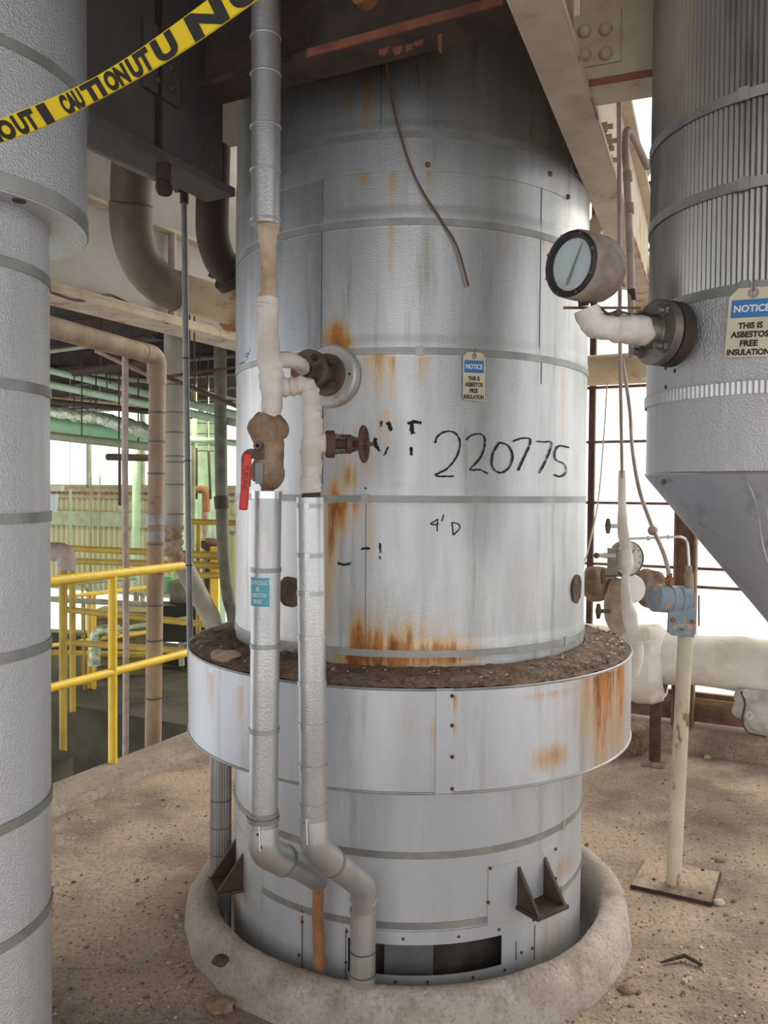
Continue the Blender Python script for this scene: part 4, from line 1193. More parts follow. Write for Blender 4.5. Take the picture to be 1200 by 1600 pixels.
for py in (790, 867, 926, 994, 1066, 1131, 1196, 1256, 1273):
    q = A(485 + 5 * (py - 777) / 508, py, YB); mb = MB(); mb.ring((q.x, q.y, rB), q.z, 0.011, rB + 0.0004, 0.0014, 48); b = mb.build('band', m_paleband if py < 940 else m_pipe, lj)
    c = q + Vector((-0.006, -rB - 0.0018, 0)); mb = MB(); mb.box(c, (0.012, 0.003, 0.014)); mb.build('band_clip', m_pipe, b, smooth=0)
el1 = fillet([A(490, 1280, YB), A(492, 1325, YB - 0.005), A(520, 1348, 2.11)], 0.06, 10)
mb = MB(); mb.tube(el1, 0.0365, 40); e_ = mb.build('elbow', m_pipe, pb_)
mb = MB(); mb.tube([A(479, 1280, YB - 0.036), A(480, 1320, YB - 0.044)], 0.0025, 8); mb.build('elbow_seam', m_bright, e_)
mb = MB(); d = (el1[-1] - el1[-2]).normalized(); mb.lathe([(0.0365, -0.006), (0.0382, -0.006), (0.0382, 0.006), (0.0365, 0.006)], el1[-1] - d * 0.004, d, 40, closed=True); mb.build('elbow_band', m_band, e_)
el2 = fillet([el1[-1] - d * 0.02, A(567, 1385, 2.235), A(568, 1420, 2.27)], 0.05, 10)
mb = MB(); mb.tube(el2, 0.0345, 40, lump=0.05, lscale=40); mb.build('offset_jacket', m_pipe, pb_)
mb = MB(); q = el2[-2].lerp(el2[-1], 0.5); mb.torus(A(568, 1404, 2.262), 0.036, 0.003, Vector((0.05, 0.3, -1)), 40, 8); mb.build('elbow_band', m_bright, pb_)
foot = A(566, 1545, 2.27); foot.z = 0.122
mb = MB(); mb.tube([A(568, 1412, 2.27), foot], 0.0355, 40, lump=0.02); lo = mb.build('foot_jacket', m_pipe, pb_)
for py in (1422, 1484, 1520): 
    q = A(567, py, 2.27); mb = MB(); mb.ring((q.x, q.y, 0.0355), q.z, 0.004 if py > 1430 else 0.012, 0.0358, 0.0012, 40); mb.build('band', m_seam if py > 1430 else m_bright, lo)

# gate valve
gv = thing('gate_valve', 'small rusty gate valve with a handwheel in front of the black stencil paint', 'valve', A(512, 695, YB))
ax = (A(575, 695, YB + 0.015) - A(512, 695, YB)).normalized()
q = A(511, 694, YB)
mb = MB(); mb.lathe([(0, -0.004), (0.030, -0.004), (0.034, 0.0), (0.034, 0.018), (0.016, 0.020), (0.013, 0.03), (0.013, 0.046), (0.024, 0.048), (0.024, 0.060), (0.009, 0.062), (0.009, 0.085), (0, 0.085)], q, ax, 28); mb.build('bonnet', m_rust, gv)
u1 = Z - ax * Z.dot(ax); u1.normalize(); u2 = ax.cross(u1)
for k in range(4):
    a = math.pi / 4 + k * math.pi / 2
    o_ = u1 * math.cos(a) + u2 * math.sin(a)
    mb = MB(); mb.cyl(q + o_ * 0.024 - ax * 0.004, q + o_ * 0.024 + ax * 0.034, 0.0045, 8); mb.tube([q + o_ * 0.024 + ax * 0.016, q + o_ * 0.024 + ax * 0.026], 0.008, 6); mb.build('bolt', m_flange, gv)
for sgn in (-1, 1):
    mb = MB(); mb.tube([q + u1 * 0.020 * sgn + ax * 0.03, q + u1 * 0.018 * sgn + ax * 0.055, q + u1 * 0.011 * sgn + ax * 0.078, q + u1 * 0.006 * sgn + ax * 0.086], 0.005, 8); mb.build('yoke_arm', m_flange, gv)
mb = MB(); mb.cyl(q + ax * 0.06, q + ax * 0.115, 0.0055, 12); mb.build('stem', m_flange, gv)
hc = q + ax * 0.092
hx = (ax + Vector((0, -0.35, 0))).normalized()
mb = MB(); mb.lathe([(0.042 + 0.0055 * math.cos(6.283 * k / 10) + 0.0, 0.0055 * math.sin(6.283 * k / 10)) for k in range(10)], hc, hx, 40, closed=True)
w1 = Z - hx * Z.dot(hx); w1.normalize(); w2 = hx.cross(w1)
for k in range(5):
    a = k * 6.283 / 5 + 0.3
    mb.tube([hc + (w1 * math.cos(a) + w2 * math.sin(a)) * 0.006, hc + (w1 * math.cos(a) + w2 * math.sin(a)) * 0.041], 0.0045, 8)
mb.cyl(hc - hx * 0.008, hc + hx * 0.010, 0.010, 14)
mb.build('handwheel', m_rust, gv)

# wire hanging down the vessel face
wp = [A(600, 60, 2.22), oncyl(608, 130, V1, VR + 0.03), oncyl(622, 200, V1, VR + 0.02), oncyl(650, 280, V1, VR + 0.016), oncyl(690, 345, V1, VR + 0.010), oncyl(714, 385, V1, VR + 0.016), oncyl(732, 447, V1, VR + 0.02)]
mb = MB(); mb.tube(spline(wp, 10), 0.0032, 8)
single('hanging_wire', mb, m_wire, 'brown wire dangling from the crossbeam down the face of the big vessel', 'wire')
mb = MB(); mb.tube(spline([A(650, 55, 2.26), oncyl(652, 95, V1, VR + 0.02), oncyl(654, 138, V1, VR + 0.012)], 6), 0.0014, 6)
single('hanging_wire', mb, m_wire, 'short thin wire end dangling beside the longer brown wire', 'wire')

# ribbed pipe between vessel and ring on the hall side
rp = thing('ribbed_pipe', 'ribbed aluminium-clad pipe running down behind the dark bracket into the concrete ring', 'pipe', A(345, 1420, 2.88))
vs = []; fs = []
pa, pb2 = A(345, 1180, 2.88), A(345, 1440, 2.88)
pb2.x, pb2.y = pa.x, pa.y
mb = MB(); n = 96
for zz in (pa.z + 0.1, pb2.z - 0.25):
    for k in range(n):
        a = 2 * math.pi * k / n; r = 0.036 + 0.0014 * math.cos(24 * a)
        vs.append((pa.x + r * math.cos(a), pa.y + r * math.sin(a), zz))
fs = [(k, (k + 1) % n, n + (k + 1) % n, n + k) for k in range(n)]
mb.add(vs, fs); j = mb.build('jacket', m_pipe, rp)
for py in (1248, 1290, 1332, 1374):
    mb = MB(); mb.torus((pa.x, pa.y, A(345, py, 2.88).z), 0.0365, 0.0015, None, 40, 6); mb.build('jacket_joint', m_seam, j)

# ------------------------------------------------------------------ cone-bottomed vessel
cx, cy, CR = V2
v2 = thing('hopper_vessel', 'ribbed aluminium vessel with a grey cone bottom hanging beside the window', 'vessel', (cx, cy, 1.2))
z_r = oncyl(1150, 462, V2).z; z_k = oncyl(1150, 607, V2).z; z_b = oncyl(1012, 750, V2).z + 0.012
n = 176 * 4
vs = []; fs = []
zz = list(np.linspace(z_r, 3.5, 40))
for z in zz:
    for k in range(n):
        a = 2 * math.pi * k / n; r = CR + 0.0018 * math.cos(176 * a)
        vs.append((cx + r * math.sin(a), cy - r * math.cos(a), z))
for i in range(len(zz) - 1):
    for k in range(n): fs.append((i * n + k, i * n + (k + 1) % n, (i + 1) * n + (k + 1) % n, (i + 1) * n + k))
mb = MB(); mb.add(vs, fs); rj = mb.build('ribbed_jacket', m_rib, v2, smooth=60)
mb = MB(); mb.lathe([(CR + 0.002, z_b), (CR + 0.002, z_k + 0.012), (CR + 0.004, z_k + 0.014), (CR + 0.004, z_r + 0.006), (CR - 0.004, z_r + 0.010)], (cx, cy, 0), None, 200); sj = mb.build('smooth_jacket', m_stucco, v2, smooth=50)
# knurled ribbon
n = 180 * 3; vs = []; fs = []
for z in (z_k - 0.012, z_k + 0.012):
    for k in range(n):
        a = 2 * math.pi * k / n; r = CR + 0.0055 + 0.002 * math.cos(180 * a)
        vs.append((cx + r * math.sin(a), cy - r * math.cos(a), z))
for k in range(n): fs.append((k, (k + 1) % n, n + (k + 1) % n, n + k))
mb = MB(); mb.add(vs, fs); mb.build('knurled_band', m_pipe, sj, smooth=60)
mb = MB(); mb.lathe([(CR + 0.002, z_b), (CR + 0.001, z_b - 0.006), (0.045, z_b - 0.318), (0.032, z_b - 0.335), (0.03, z_b - 0.55)], (cx, cy, 0), None, 160); cn = mb.build('cone', m_cone, v2, smooth=50)
mb = MB(); mb.torus((cx, cy, z_b), CR + 0.002, 0.0035, None, 160, 8); mb.build('rolled_edge', m_bright, cn)
for a_px in (1166, 1184):
    p = [oncyl(a_px, 742, V2)]
    th = math.atan2(p[0].x - cx, -(p[0].y - cy)); mb = MB(); rr = random.Random(a_px)
    Q = []
    for i in range(14):
        f = i / 13; zq = z_b - 0.015 - 0.26 * f; r = CR - (z_b - zq) * (CR - 0.045) / 0.318
        tq = th + 0.05 * f + 0.02 * math.sin(f * 9)
        Q.append(cpt((cx, cy), tq, zq, r + 0.001))
    mb.tube(Q, [0.0035 * (0.7 + rr.random() * 0.6) for _ in Q], 8, flat=0.4); mb.build('drip_streak', m_streak, cn, label='pale dried drip streak')
for py, px in ((140, 1195), (282, 1195), (446, 1195)):
    z = oncyl(px, py, V2).z
    strap((cx, cy, CR), CR + 0.002, z, rj, thz(1165, py, V2)[0], 0.020)
t, z = thz(1040, 753, V2); mb = MB(); mb.ball(cpt(V2, t, z, CR + 0.004), 0.006, (1, 1, 1), 10, 8); mb.build('screw', m_flange, sj)
mb = MB()
for px, py in ((1043, 575), (1043, 605), (1057, 580)):
    t, z = thz(px, py, V2); mb.ball(cpt(V2, t, z, CR + 0.003), 0.004, (1, 1, 1.3), 8, 6)
mb.build('rust_spot', m_rust, sj)
# nozzle and flanges
fc = A(1038, 521, 1.69)
nd = (A(940, 503, 1.68) - fc).normalized(); nd = Vector((-0.93, -0.36, 0.03)).normalized()
mb = MB(); mb.lathe([(0.03, -0.014), (0.066, -0.014), (0.066, 0.014), (0.03, 0.014)], fc - nd * 0.012, nd, 44, closed=True); nf = mb.build('nozzle_flange', m_darkrust, v2, bevel=0.002)
mb = MB(); mb.cyl(fc - nd * 0.02, fc - nd * 0.16, 0.032, 24); mb.build('nozzle_neck', m_rust, v2)
gl = thing('gauge_branch', 'lagged pipe branch with bolted steel flange carrying the large pressure gauge', 'pipe', fc)
mb = MB(); mb.lathe([(0.02, -0.010), (0.066, -0.010), (0.066, 0.010), (0.034, 0.012), (0.030, 0.035), (0.02, 0.035)], fc + nd * 0.016, nd, 44, closed=True); ff = mb.build('flange', m_gunmetal, gl, bevel=0.002)
f1 = Z - nd * Z.dot(nd); f1.normalize(); f2 = nd.cross(f1)
for k in range(4):
    a = math.pi / 4 + k * math.pi / 2
    q = fc + nd * 0.02 + (f1 * math.cos(a) + f2 * math.sin(a)) * 0.050
    mb = MB(); mb.tube([q, q + nd * 0.016], 0.012, 6); mb.cyl(q + nd * 0.016, q + nd * 0.030, 0.0075, 12); mb.build('bolt', m_gunmetal, ff)
ar = fillet([fc + nd * 0.02, A(960, 512, fc.y - 0.045), A(925, 508, fc.y - 0.055), A(916, 482, fc.y - 0.058)], 0.03, 6)
ar = [a for i, a in enumerate(ar)]
fine = []
for i in range(len(ar) - 1):
    m_ = max(2, int((ar[i + 1] - ar[i]).length / 0.006))
    fine += [ar[i].lerp(ar[i + 1], k / m_) for k in range(m_)]
fine.append(ar[-1])
mb = MB(); mb.tube(fine, [0.030 - 0.006 * i / len(fine) + 0.001 * math.sin(i * 1.3) for i in range(len(fine))], 28, lump=0.12, lscale=45); mb.build('lagging', m_lag, gl)
mb = MB(); mb.tube(spline([A(935, 478, fc.y - 0.05), A(950, 490, fc.y - 0.07), A(965, 487, fc.y - 0.075), A(985, 491, fc.y - 0.06)], 6), 0.003, 8); mb.ball(A(965, 489, fc.y - 0.078), 0.007); mb.build('lashing_wire', m_flange, gl)
# large gauge
gq = A(893, 413, fc.y - 0.11)
gn_ = Vector((-0.80, -0.60, -0.02)).normalized()
pg = thing('pressure_gauge', 'large pressure gauge with a peeling round case and clouded glass, in front of the window', 'gauge', A(910, 480, fc.y - 0.06))
mb = MB(); mb.lathe([(0.060, 0.004), (0.0635, 0.0), (0.065, -0.02), (0.0645, -0.066), (0.060, -0.087), (0.047, -0.095), (0.02, -0.097), (0, -0.097)], gq, gn_, 48, lump=0.003, lscale=40); mb.build('case', m_case, pg)
mb = MB(); mb.lathe([(0.049, 0.0), (0.051, 0.006), (0.057, 0.008), (0.062, 0.004), (0.062, -0.004), (0.049, -0.006)], gq, gn_, 48, closed=True); bz = mb.build('bezel', m_black, pg)
g1 = Z - gn_ * Z.dot(gn_); g1.normalize(); g2 = gn_.cross(g1)
for k in range(8):
    a = 0.3 + k * math.pi / 4
    mb = MB(); mb.ball(gq + (g1 * math.cos(a) + g2 * math.sin(a)) * 0.058 + gn_ * 0.008, 0.003, (1, 1, 1), 8, 6); mb.build('screw', m_flange, bz)
mb = MB(); mb.lathe([(0, -0.004), (0.0525, -0.004)], gq, gn_, 40); dl = mb.build('dial', m_dial, pg)
mb = MB(); mb.tube([gq + gn_ * 0.0 - g1 * 0.036 + g2 * 0.012, gq + g1 * 0.036 - g2 * 0.026], [0.0026, 0.0008], 6); mb.build('needle', m_conduit, dl)
mb = MB(); mb.lathe([(0.045, -0.002), (0.050, -0.002)], gq, gn_, 40, th0=math.pi * 0.72, th1=math.pi * 1.05); mb.build('scale_arc', m_dial2, dl)
mb = MB(); mb.tube([gq - gn_ * 0.05 - g1 * 0.05, A(911, 470, fc.y - 0.07)], 0.008, 14); mb.tube([A(911, 464, fc.y - 0.07), A(912, 478, fc.y - 0.066)], 0.0105, 6); mb.build('stem', m_black, pg)
mb = MB(); mb.cyl(gq - gn_ * 0.095 - g1 * 0.030, gq - gn_ * 0.118 - g1 * 0.030, 0.011, 12); mb.build('back_plug', m_darkrust, pg)
mb = MB(); mb.tube([A(881, 481, fc.y - 0.05), A(1000, 481, fc.y - 0.0)], 0.0028, 8)
single('thin_rod', mb, m_foam, 'thin orange-brown rod lying level behind the neck of the large gauge', 'rod')
# notice tag on it
t, z = thz(1176, 505, V2); n = Vector((math.sin(t), -math.cos(t), 0)); e = Vector((math.cos(t), math.sin(t), 0))
q0, q1 = oncyl(1172, 452, V2), oncyl(1172, 559, V2)
c = cpt(V2, t, (q0.z + q1.z) / 2, CR + 0.012)
tl = math.radians(-4); ez = (Z * math.cos(tl) + e * -math.sin(tl)).normalized(); ex = (e * math.cos(tl) + Z * math.sin(tl)).normalized()
notice_tag(c, ex, ez, 0.086, q0.z - q1.z, 'larger-looking cream and blue notice tag hanging on the ribbed cone-bottomed vessel')

# ------------------------------------------------------------------ instrument corner by the window
YT = 3.18
base = onz(1052, 1385, 0.0)
ps = thing('instrument_post', 'chipped cream pipe post with a square base plate carrying the blue transmitter', 'post', base)
top = A(1079, 900, base.y)
mb = MB(); mb.tube([base + Z * 0.01, Vector((base.x + 0.03, base.y, A(1068, 985, base.y).z)), Vector((base.x + 0.033, base.y, A(1070, 970, base.y).z))], 0.0275, 28); mb.build('post', m_cream_post, ps)
cn4 = [onz(985, 1388, 0.0), onz(1112, 1416, 0.0), onz(1126, 1368, 0.0), onz(1010, 1345, 0.0)]
mb = MB(); mb.poly([p + Z * 0.001 for p in cn4], Z, 0.012); bp = mb.build('base_plate', m_floor, ps, bevel=0.002)
mb = MB()
for a, b in ((0, 1), (1, 2)):
    p, q = cn4[a], cn4[b]; d = (q - p); mb.box((p + q) / 2 + Z * 0.007, (d.length, 0.006, 0.014), d, None, Z)
mb.build('plate_edge', m_darkrust, bp, smooth=0)
for px, py in ((1098, 1360), (1022, 1375), (1094, 1396)):
    q = onz(px, py, 0.012); mb = MB(); mb.ball(q, 0.008, (1, 1, 0.8), 10, 8); mb.build('bolt_head', m_darkrust, bp)
# transmitter
Yb = base.y - 0.03
tr = thing('transmitter', 'chipped blue pressure transmitter with a blue mounting plate bolted on the cream post', 'instrument', A(1050, 980, Yb))
ca, cb_ = A(1022, 934, Yb - 0.01), A(1072, 938, Yb + 0.03)
axd = (cb_ - ca).normalized()
mb = MB(); L_ = (cb_ - ca).length
mb.lathe([(0, -0.004), (0.046, -0.004), (0.052, 0.002), (0.052, L_ * 0.34), (0.049, L_ * 0.36), (0.049, L_ * 0.40), (0.052, L_ * 0.42), (0.052, L_ * 0.66), (0.049, L_ * 0.68), (0.053, L_ * 0.70), (0.053, L_ * 0.98), (0.046, L_ * 1.02), (0, L_ * 1.02)], ca, axd, 36); mb.build('housing', m_blue, tr)
mb = MB(); mb.lathe([(0.0, L_ * 1.0), (0.04, L_ * 1.0), (0.05, L_ * 0.97), (0.052, L_ * 0.95)], ca + axd * 0.004, axd, 28); mb.build('end_cap', m_tanpipe, tr)
pq = A(1065, 973, Yb - 0.01)
mb = MB(); mb.poly([A(1046, 951, Yb - 0.02), A(1044, 988, Yb - 0.02), A(1050, 993, Yb - 0.02), A(1085, 996, Yb - 0.02), A(1088, 958, Yb - 0.02), A(1086, 950, Yb - 0.02)][::-1], Vector((0, 1, 0)), 0.014); pl = mb.build('mounting_plate', m_blue, tr, smooth=0)
for px, py in ((1052, 969), (1082, 972), (1066, 984)):
    mb = MB(); q = A(px, py, Yb - 0.022); mb.tube([q, q - Vector((0, 0.008, 0))], 0.0085 if py < 980 else 0.005, 6); mb.build('bolt', m_foam, pl)
mb = MB(); mb.cyl(A(1078, 932, Yb + 0.03), A(1076, 895, Yb + 0.03), 0.016, 16); mb.cyl(A(1076, 897, Yb + 0.03), A(1076, 884, Yb + 0.03), 0.013, 6); mb.build('conduit_boss', m_tanpipe, tr)
mb = MB(); mb.tube([A(1046, 913, Yb), A(1046, 902, Yb)], 0.016, 6); mb.tube([A(1046, 903, Yb), A(1046, 896, Yb)], 0.011, 12); mb.build('cable_gland', m_foam, tr)
mb = MB(); mb.tube(fillet([A(1092, 930, Yb + 0.05), A(1092, 978, Yb + 0.05)], 0.01), 0.004, 8); mb.build('clamp_bolt', m_foam, tr)
# stainless sensing line
mb = MB(); mb.tube(fillet([A(982, 842, Yb + 0.12), A(1030, 840, Yb + 0.10), A(1074, 838, Yb + 0.05), A(1077, 888, Yb + 0.03)], 0.04, 8), 0.0048, 10)
mb.ball(A(1013, 841, Yb + 0.11), 0.009); mb.ball(A(1044, 839, Yb + 0.09), 0.008)
single('impulse_tubing', mb, m_bright, 'bent bright metal tubing above the blue transmitter', 'tubing')
# flexible conduit swinging down to the transmitter
pts = seg_pts([(972, 560, 3.9), (984, 640, 3.8), (988, 700, 3.6), (999, 765, 3.4), (1018, 820, 3.25), (1036, 862, Yb + 0.02), (1044, 890, Yb), (1046, 905, Yb)])
mb = MB(); mb.tube(spline(pts, 10), 0.0085, 14)
fcd = single('flexible_conduit', mb, m_paleconduit, 'grey flexible conduit curving down to the top of the blue transmitter', 'conduit')
mb = MB(); mb.ball(A(1020, 829, 3.22), 0.020, (1, 1, 1), 14, 10)
single('conduit_fitting', mb, m_paleconduit, 'round conduit fitting on the curved flexible conduit above the transmitter', 'fitting')
# lagged gauge lines
YG = 3.30
ll = thing('lagged_line', 'lumpy white lagged instrument line standing in front of the small round gauge', 'pipe', A(985, 1000, YG))
pts = spline(seg_pts([(972, 735, YG), (972, 800, YG), (974, 830, YG), (977, 852, YG), (980, 880, YG), (977, 905, YG), (976, 935, YG), (981, 965, YG), (986, 985, YG), (984, 1000, YG), (990, 1030, YG), (990, 1055, YG)]), 8)
rs = [float(np.interp(i / (len(pts) - 1), [0, .2, .3, .36, .42, .5, .62, .75, .84, .92, 1], [.014, .022, .020, .026, .014, .021, .036, .032, .05, .036, .018])) for i in range(len(pts))]
mb = MB(); mb.tube(pts, rs, 24, lump=0.16, lscale=28); mb.tube([A(986, 992, YG), A(1012, 989, YG)], [0.034, 0.028], 20, lump=0.14, lscale=30); mb.build('lagging', m_lagwhite, ll)
pts = spline(seg_pts([(972, 905, YG + .03), (964, 930, YG + .03), (966, 960, YG + .03), (972, 990, YG + .03), (966, 1005, YG + .03)]), 8)
mb = MB(); mb.tube(pts, [0.030 + 0.022 * math.sin(math.pi * i / len(pts)) for i in range(len(pts))], 20, lump=0.16, lscale=28); mb.build('lagging', m_lagtan, ll)
for k, (px, py, L1, nm) in enumerate(((950, 822, 22, 'a'), (932, 868, 22, 'b'), (942, 900, 22, 'c'), (935, 955, 24, 'd'))):
    q = A(px, py, YG); r = A(px + L1 + 8, py, YG)
    mb = MB(); mb.cyl(q, r, 0.0085 if k != 2 else 0.004, 10)
    sv = mb.build('needle_valve', m_lag if k < 2 else m_hose, ll)
    mb = MB(); mb.tube([q - Vector((0, 0, 0.030)), q, q + Vector((0, 0, 0.030))], [0.007, 0.013, 0.007], 12) if k != 1 else mb.ball(q, 0.012)
    mb.build('knob', m_flange, sv)
sg = thing('small_gauge', 'small round pressure gauge with a pale dial behind the lumpy lagged line', 'gauge', A(981, 873, YG + 0.08))
gc = A(982, 873, YG + 0.05); n = Vector((0.28, -0.95, 0.0)).normalized()
mb = MB(); mb.lathe([(0.068, 0.004), (0.073, 0.0), (0.073, -0.035), (0.0, -0.04)], gc, n, 40); mb.build('case', m_gaugegrey, sg)
mb = MB(); mb.lathe([(0, -0.002), (0.068, -0.002)], gc, n, 40); d_ = mb.build('dial', m_dial2, sg)
g1 = Z; g2 = n.cross(g1)
mb = MB(); mb.tube([gc - g1 * 0.02 + g2 * 0.02, gc + g1 * 0.045 - g2 * 0.035], [0.003, 0.001], 6); mb.build('needle', m_marker, d_)
mb = MB()
for k in range(11):
    a = math.radians(-135 + 27 * k); o_ = g1 * math.cos(a) + g2 * math.sin(a)
    mb.tube([gc + o_ * 0.052, gc + o_ * 0.060], 0.0012, 5)
mb.build('scale_marks', m_marker, d_)
mb = MB(); q = A(943, 868, YG + 0.03); mb.cyl(q, A(960, 868, YG + 0.05), 0.011, 12); mb.box(A(957, 878, YG + 0.03), (0.03, 0.05, 0.11)); mb.build('back_bracket', m_gaugegrey, sg)
wd = thing('white_disc', 'blank white enamel disc below the small round gauge', 'gauge', A(990, 921, YG + 0.12))
gc = A(989, 921, YG + 0.10)
mb = MB(); mb.lathe([(0, 0.002), (0.05, 0.002), (0.058, 0.0), (0.060, -0.006), (0.060, -0.03), (0, -0.03)], gc, Vector((0.25, -0.95, 0)).normalized(), 40); mb.build('face', m_white, wd)
# insulation-wrapped brown bodies behind them
for k, (px, py, r, Y, sc, lab) in enumerate(((930, 910, 0.085, 3.75, (1.0, 0.8, 0.9), 'brown lump of weathered insulation beside the edge of the big vessel'), (1012, 918, 0.078, 3.75, (1.0, 0.7, 1.0), 'brown lump of weathered insulation behind the white disc'))):
    mb = MB(); mb.ball(A(px, py, Y), r, sc, 24, 16, lump=0.35, lscale=18)
    mb.build('brown_lagging', m_lagbrown, ll)
mb = MB(); q = A(958, 925, 3.7); mb.ball(q, 0.045, (1, 1, 1.3), 18, 12, lump=0.4, lscale=25)
mb.build('brown_lagging', m_foam, ll)

# big lagged pipe along the window wall on its rusty stand
pm = A(1100, 1032, 4.45)
v0 = vof(pm); off_ = U_WALL - uof(pm)
pa, pb = pm - W * 1.9, pm + W * 1.5
bp_ = thing('lagged_main', 'big white lagged pipe running along the foot of the window wall', 'pipe', pm)
n = 60
pts = [pa.lerp(pb, i / n) for i in range(n + 1)]
mb = MB(); mb.tube(pts, [0.142 + 0.006 * math.sin(i * 0.9) for i in range(n + 1)], 40, lump=0.05, lscale=9); mb.build('lagging', m_lagwhite, bp_)
q = onplane(1003, 1035, U, uof(pm)); 
mb = MB(); mb.lathe([(0.14, -0.16), (0.19, -0.11), (0.215, -0.02), (0.215, 0.07), (0.18, 0.12), (0.14, 0.13)], q, W, 40, lump=0.03, lscale=12); mb.build('lagged_flange', m_lagwhite, bp_)
mb = MB(); q2 = onplane(1026, 1000, U, uof(pm)); q2 = pm + W * ((q2 - pm).dot(W)); mb.lathe([(0.150, -0.012), (0.152, 0), (0.150, 0.012)], q2, W, 40); mb.build('wrap_joint', m_lagtan, bp_)
q = onz(1023, 1193, 0.0)
st = thing('pipe_stand', 'rusty tubular pipe stand on a square foot under the big lagged pipe', 'stand', q)
mb = MB(); zt_ = A(1023, 1092, q.y).z; mb.cyl(q + Z * 0.01, Vector((q.x, q.y, zt_)), 0.031, 24); mb.cyl(Vector((q.x, q.y, zt_ - 0.01)), Vector((q.x, q.y, zt_)), 0.036, 24); mb.build('column', m_rust, st)
mb = MB(); mb.box(q + Z * 0.009, (0.145, 0.12, 0.018), U, -W, Z); mb.build('foot_plate', m_lagbrown, st, bevel=0.003)
mb = MB(); mb.tube([Vector((q.x, q.y, zt_)), Vector((q.x, q.y, zt_ + 0.02))], 0.024, 6); mb.cyl(Vector((q.x, q.y, zt_)), Vector((q.x, q.y, zt_ + 0.12)), 0.013, 14); mb.box(Vector((q.x, q.y, zt_ + 0.13)), (0.10, 0.08, 0.03), U, -W, Z); mb.build('jack_screw', m_lag, st)
# concrete pier
q = onz(986, 1182, 0.0)
mb = MB(); mb.lathe([(0, 0.145), (0.125, 0.145), (0.14, 0.13), (0.142, 0.0)], (q.x - 0.02, q.y + 0.14, 0), None, 40, lump=0.006, lscale=12)
single('concrete_pier', mb, m_dirt, 'low round concrete pier on the floor behind the collar of the big vessel', 'pier', smooth=50)
# canvas bag
bq = A(1192, 1112, 4.25)
bg = thing('insulation_bag', 'crumpled grey canvas insulation bag lying below the window at the frame edge', 'bag', bq)
mb = MB(); mb.ball(bq, 0.125, (1.1, 0.7, 0.95), 48, 32, lump=0.42, lscale=12); mb.build('bag', m_bag, bg)
mb = MB(); mb.tube(spline([A(1158, 1080, 4.20), A(1164, 1100, 4.18), A(1160, 1125, 4.18), A(1170, 1145, 4.2), A(1196, 1152, 4.2)], 8), 0.010, 8, flat=0.5); mb.build('drawcord_hem', m_flange, bg)
for px, py in ((1166, 1084), (1171, 1118)):
    mb = MB(); mb.torus(A(px, py, 4.12), 0.018, 0.003, Vector((0.3, -1, 0.1)), 20, 6); mb.build('lacing_loop', m_lag, bg)
# rusty column at the window
cq = onwall(1070, 950, 0.10)
mb = MB(); pa = Vector((cq.x, cq.y, 0.14)); pb = Vector((cq.x, cq.y, 4.4))
for o_ in (-0.055, 0.055): mb.box((pa + pb) / 2 + W * o_, (0.012, 0.10, pb.z - pa.z), W, U, Z)
mb.box((pa + pb) / 2, (0.11, 0.010, pb.z - pa.z), W, U, Z)
single('steel_column', mb, m_frame, 'rusty steel column in front of the window beside the cream post', 'column', smooth=0)
# vertical conduits beside the gauge
YC = 3.75
mb = MB(); mb.tube([A(967, 124, 2.10), A(969, 560, 2.75), A(972, 745, 3.25)], 0.0062, 12); single('thin_conduit', mb, m_paleconduit, 'thin straight grey conduit hanging beside the painted girder in front of the window', 'conduit')
YD = 2.55
cd_ = thing('bent_conduit', 'cream conduit with a hooked top beside the thin straight conduit', 'conduit', A(990, 490, YD))
mb = MB(); mb.tube(fillet([A(1012, 262, YD + 0.12), A(994, 222, YD + 0.05), A(978, 196, YD), A(977, 240, YD), A(979, 265, YD), A(985, 400, YD), A(988, 560, YD)], 0.06, 6), 0.0112, 16); mb.build('pipe', m_paleconduit, cd_)
for a_, b_ in (((980, 268), (981, 284)), ((983, 318), (984, 334))):
    mb = MB(); mb.tube([A(*a_, YD), A(*b_, YD)], 0.0138, 16); mb.build('coupling', m_tanpipe, cd_)
mb = MB(); mb.tube([A(986, 452, YD), A(988, 470, YD)], 0.0122, 16); mb.build('rusty_end', m_rust, cd_)
# horizontal tan duct seen through the gap
wq = onwall(960, 577, 0.35)
mb = MB(); mb.tube([wq - W * 1.2, wq + W * 1.2], 0.088, 28); single('tan_duct', mb, m_peach, 'pale tan level duct in front of the window below the large gauge', 'duct')
# beige bracing behind the gauge
for k, (a, b, w, lab) in enumerate((((900, 400), (1012, 250), 0.10, 'beige sloping brace behind the large gauge'), ((940, 330), (1030, 300), 0.08, 'short beige strut behind the hooked conduit'), ((935, 425), (1030, 438), 0.14, 'beige level strut just behind the large gauge'), ((980, 240), (1018, 590), 0.10, 'beige steep strut beside the ribbed vessel'))):
    p, q = onwall(a[0], a[1], 0.25 + 0.1 * k), onwall(b[0], b[1], 0.25 + 0.1 * k)
    d = (q - p).normalized(); mb = MB(); mb.box((p + q) / 2, ((q - p).length, 0.08, w), d, None, (Z - d * d.z).normalized())
    single('steel_brace', mb, m_beige, lab, 'brace', smooth=0)
mb = MB(); mb.tube(spline(seg_pts([(949, 588, 4.78), (945, 660, 4.5), (935, 780, 4.2), (921, 850, 4.0), (913, 880, 3.95)]), 8), 0.004, 8); single('dangling_rope', mb, m_lag, 'thin white cord hanging beside the right edge of the big vessel', 'cord')

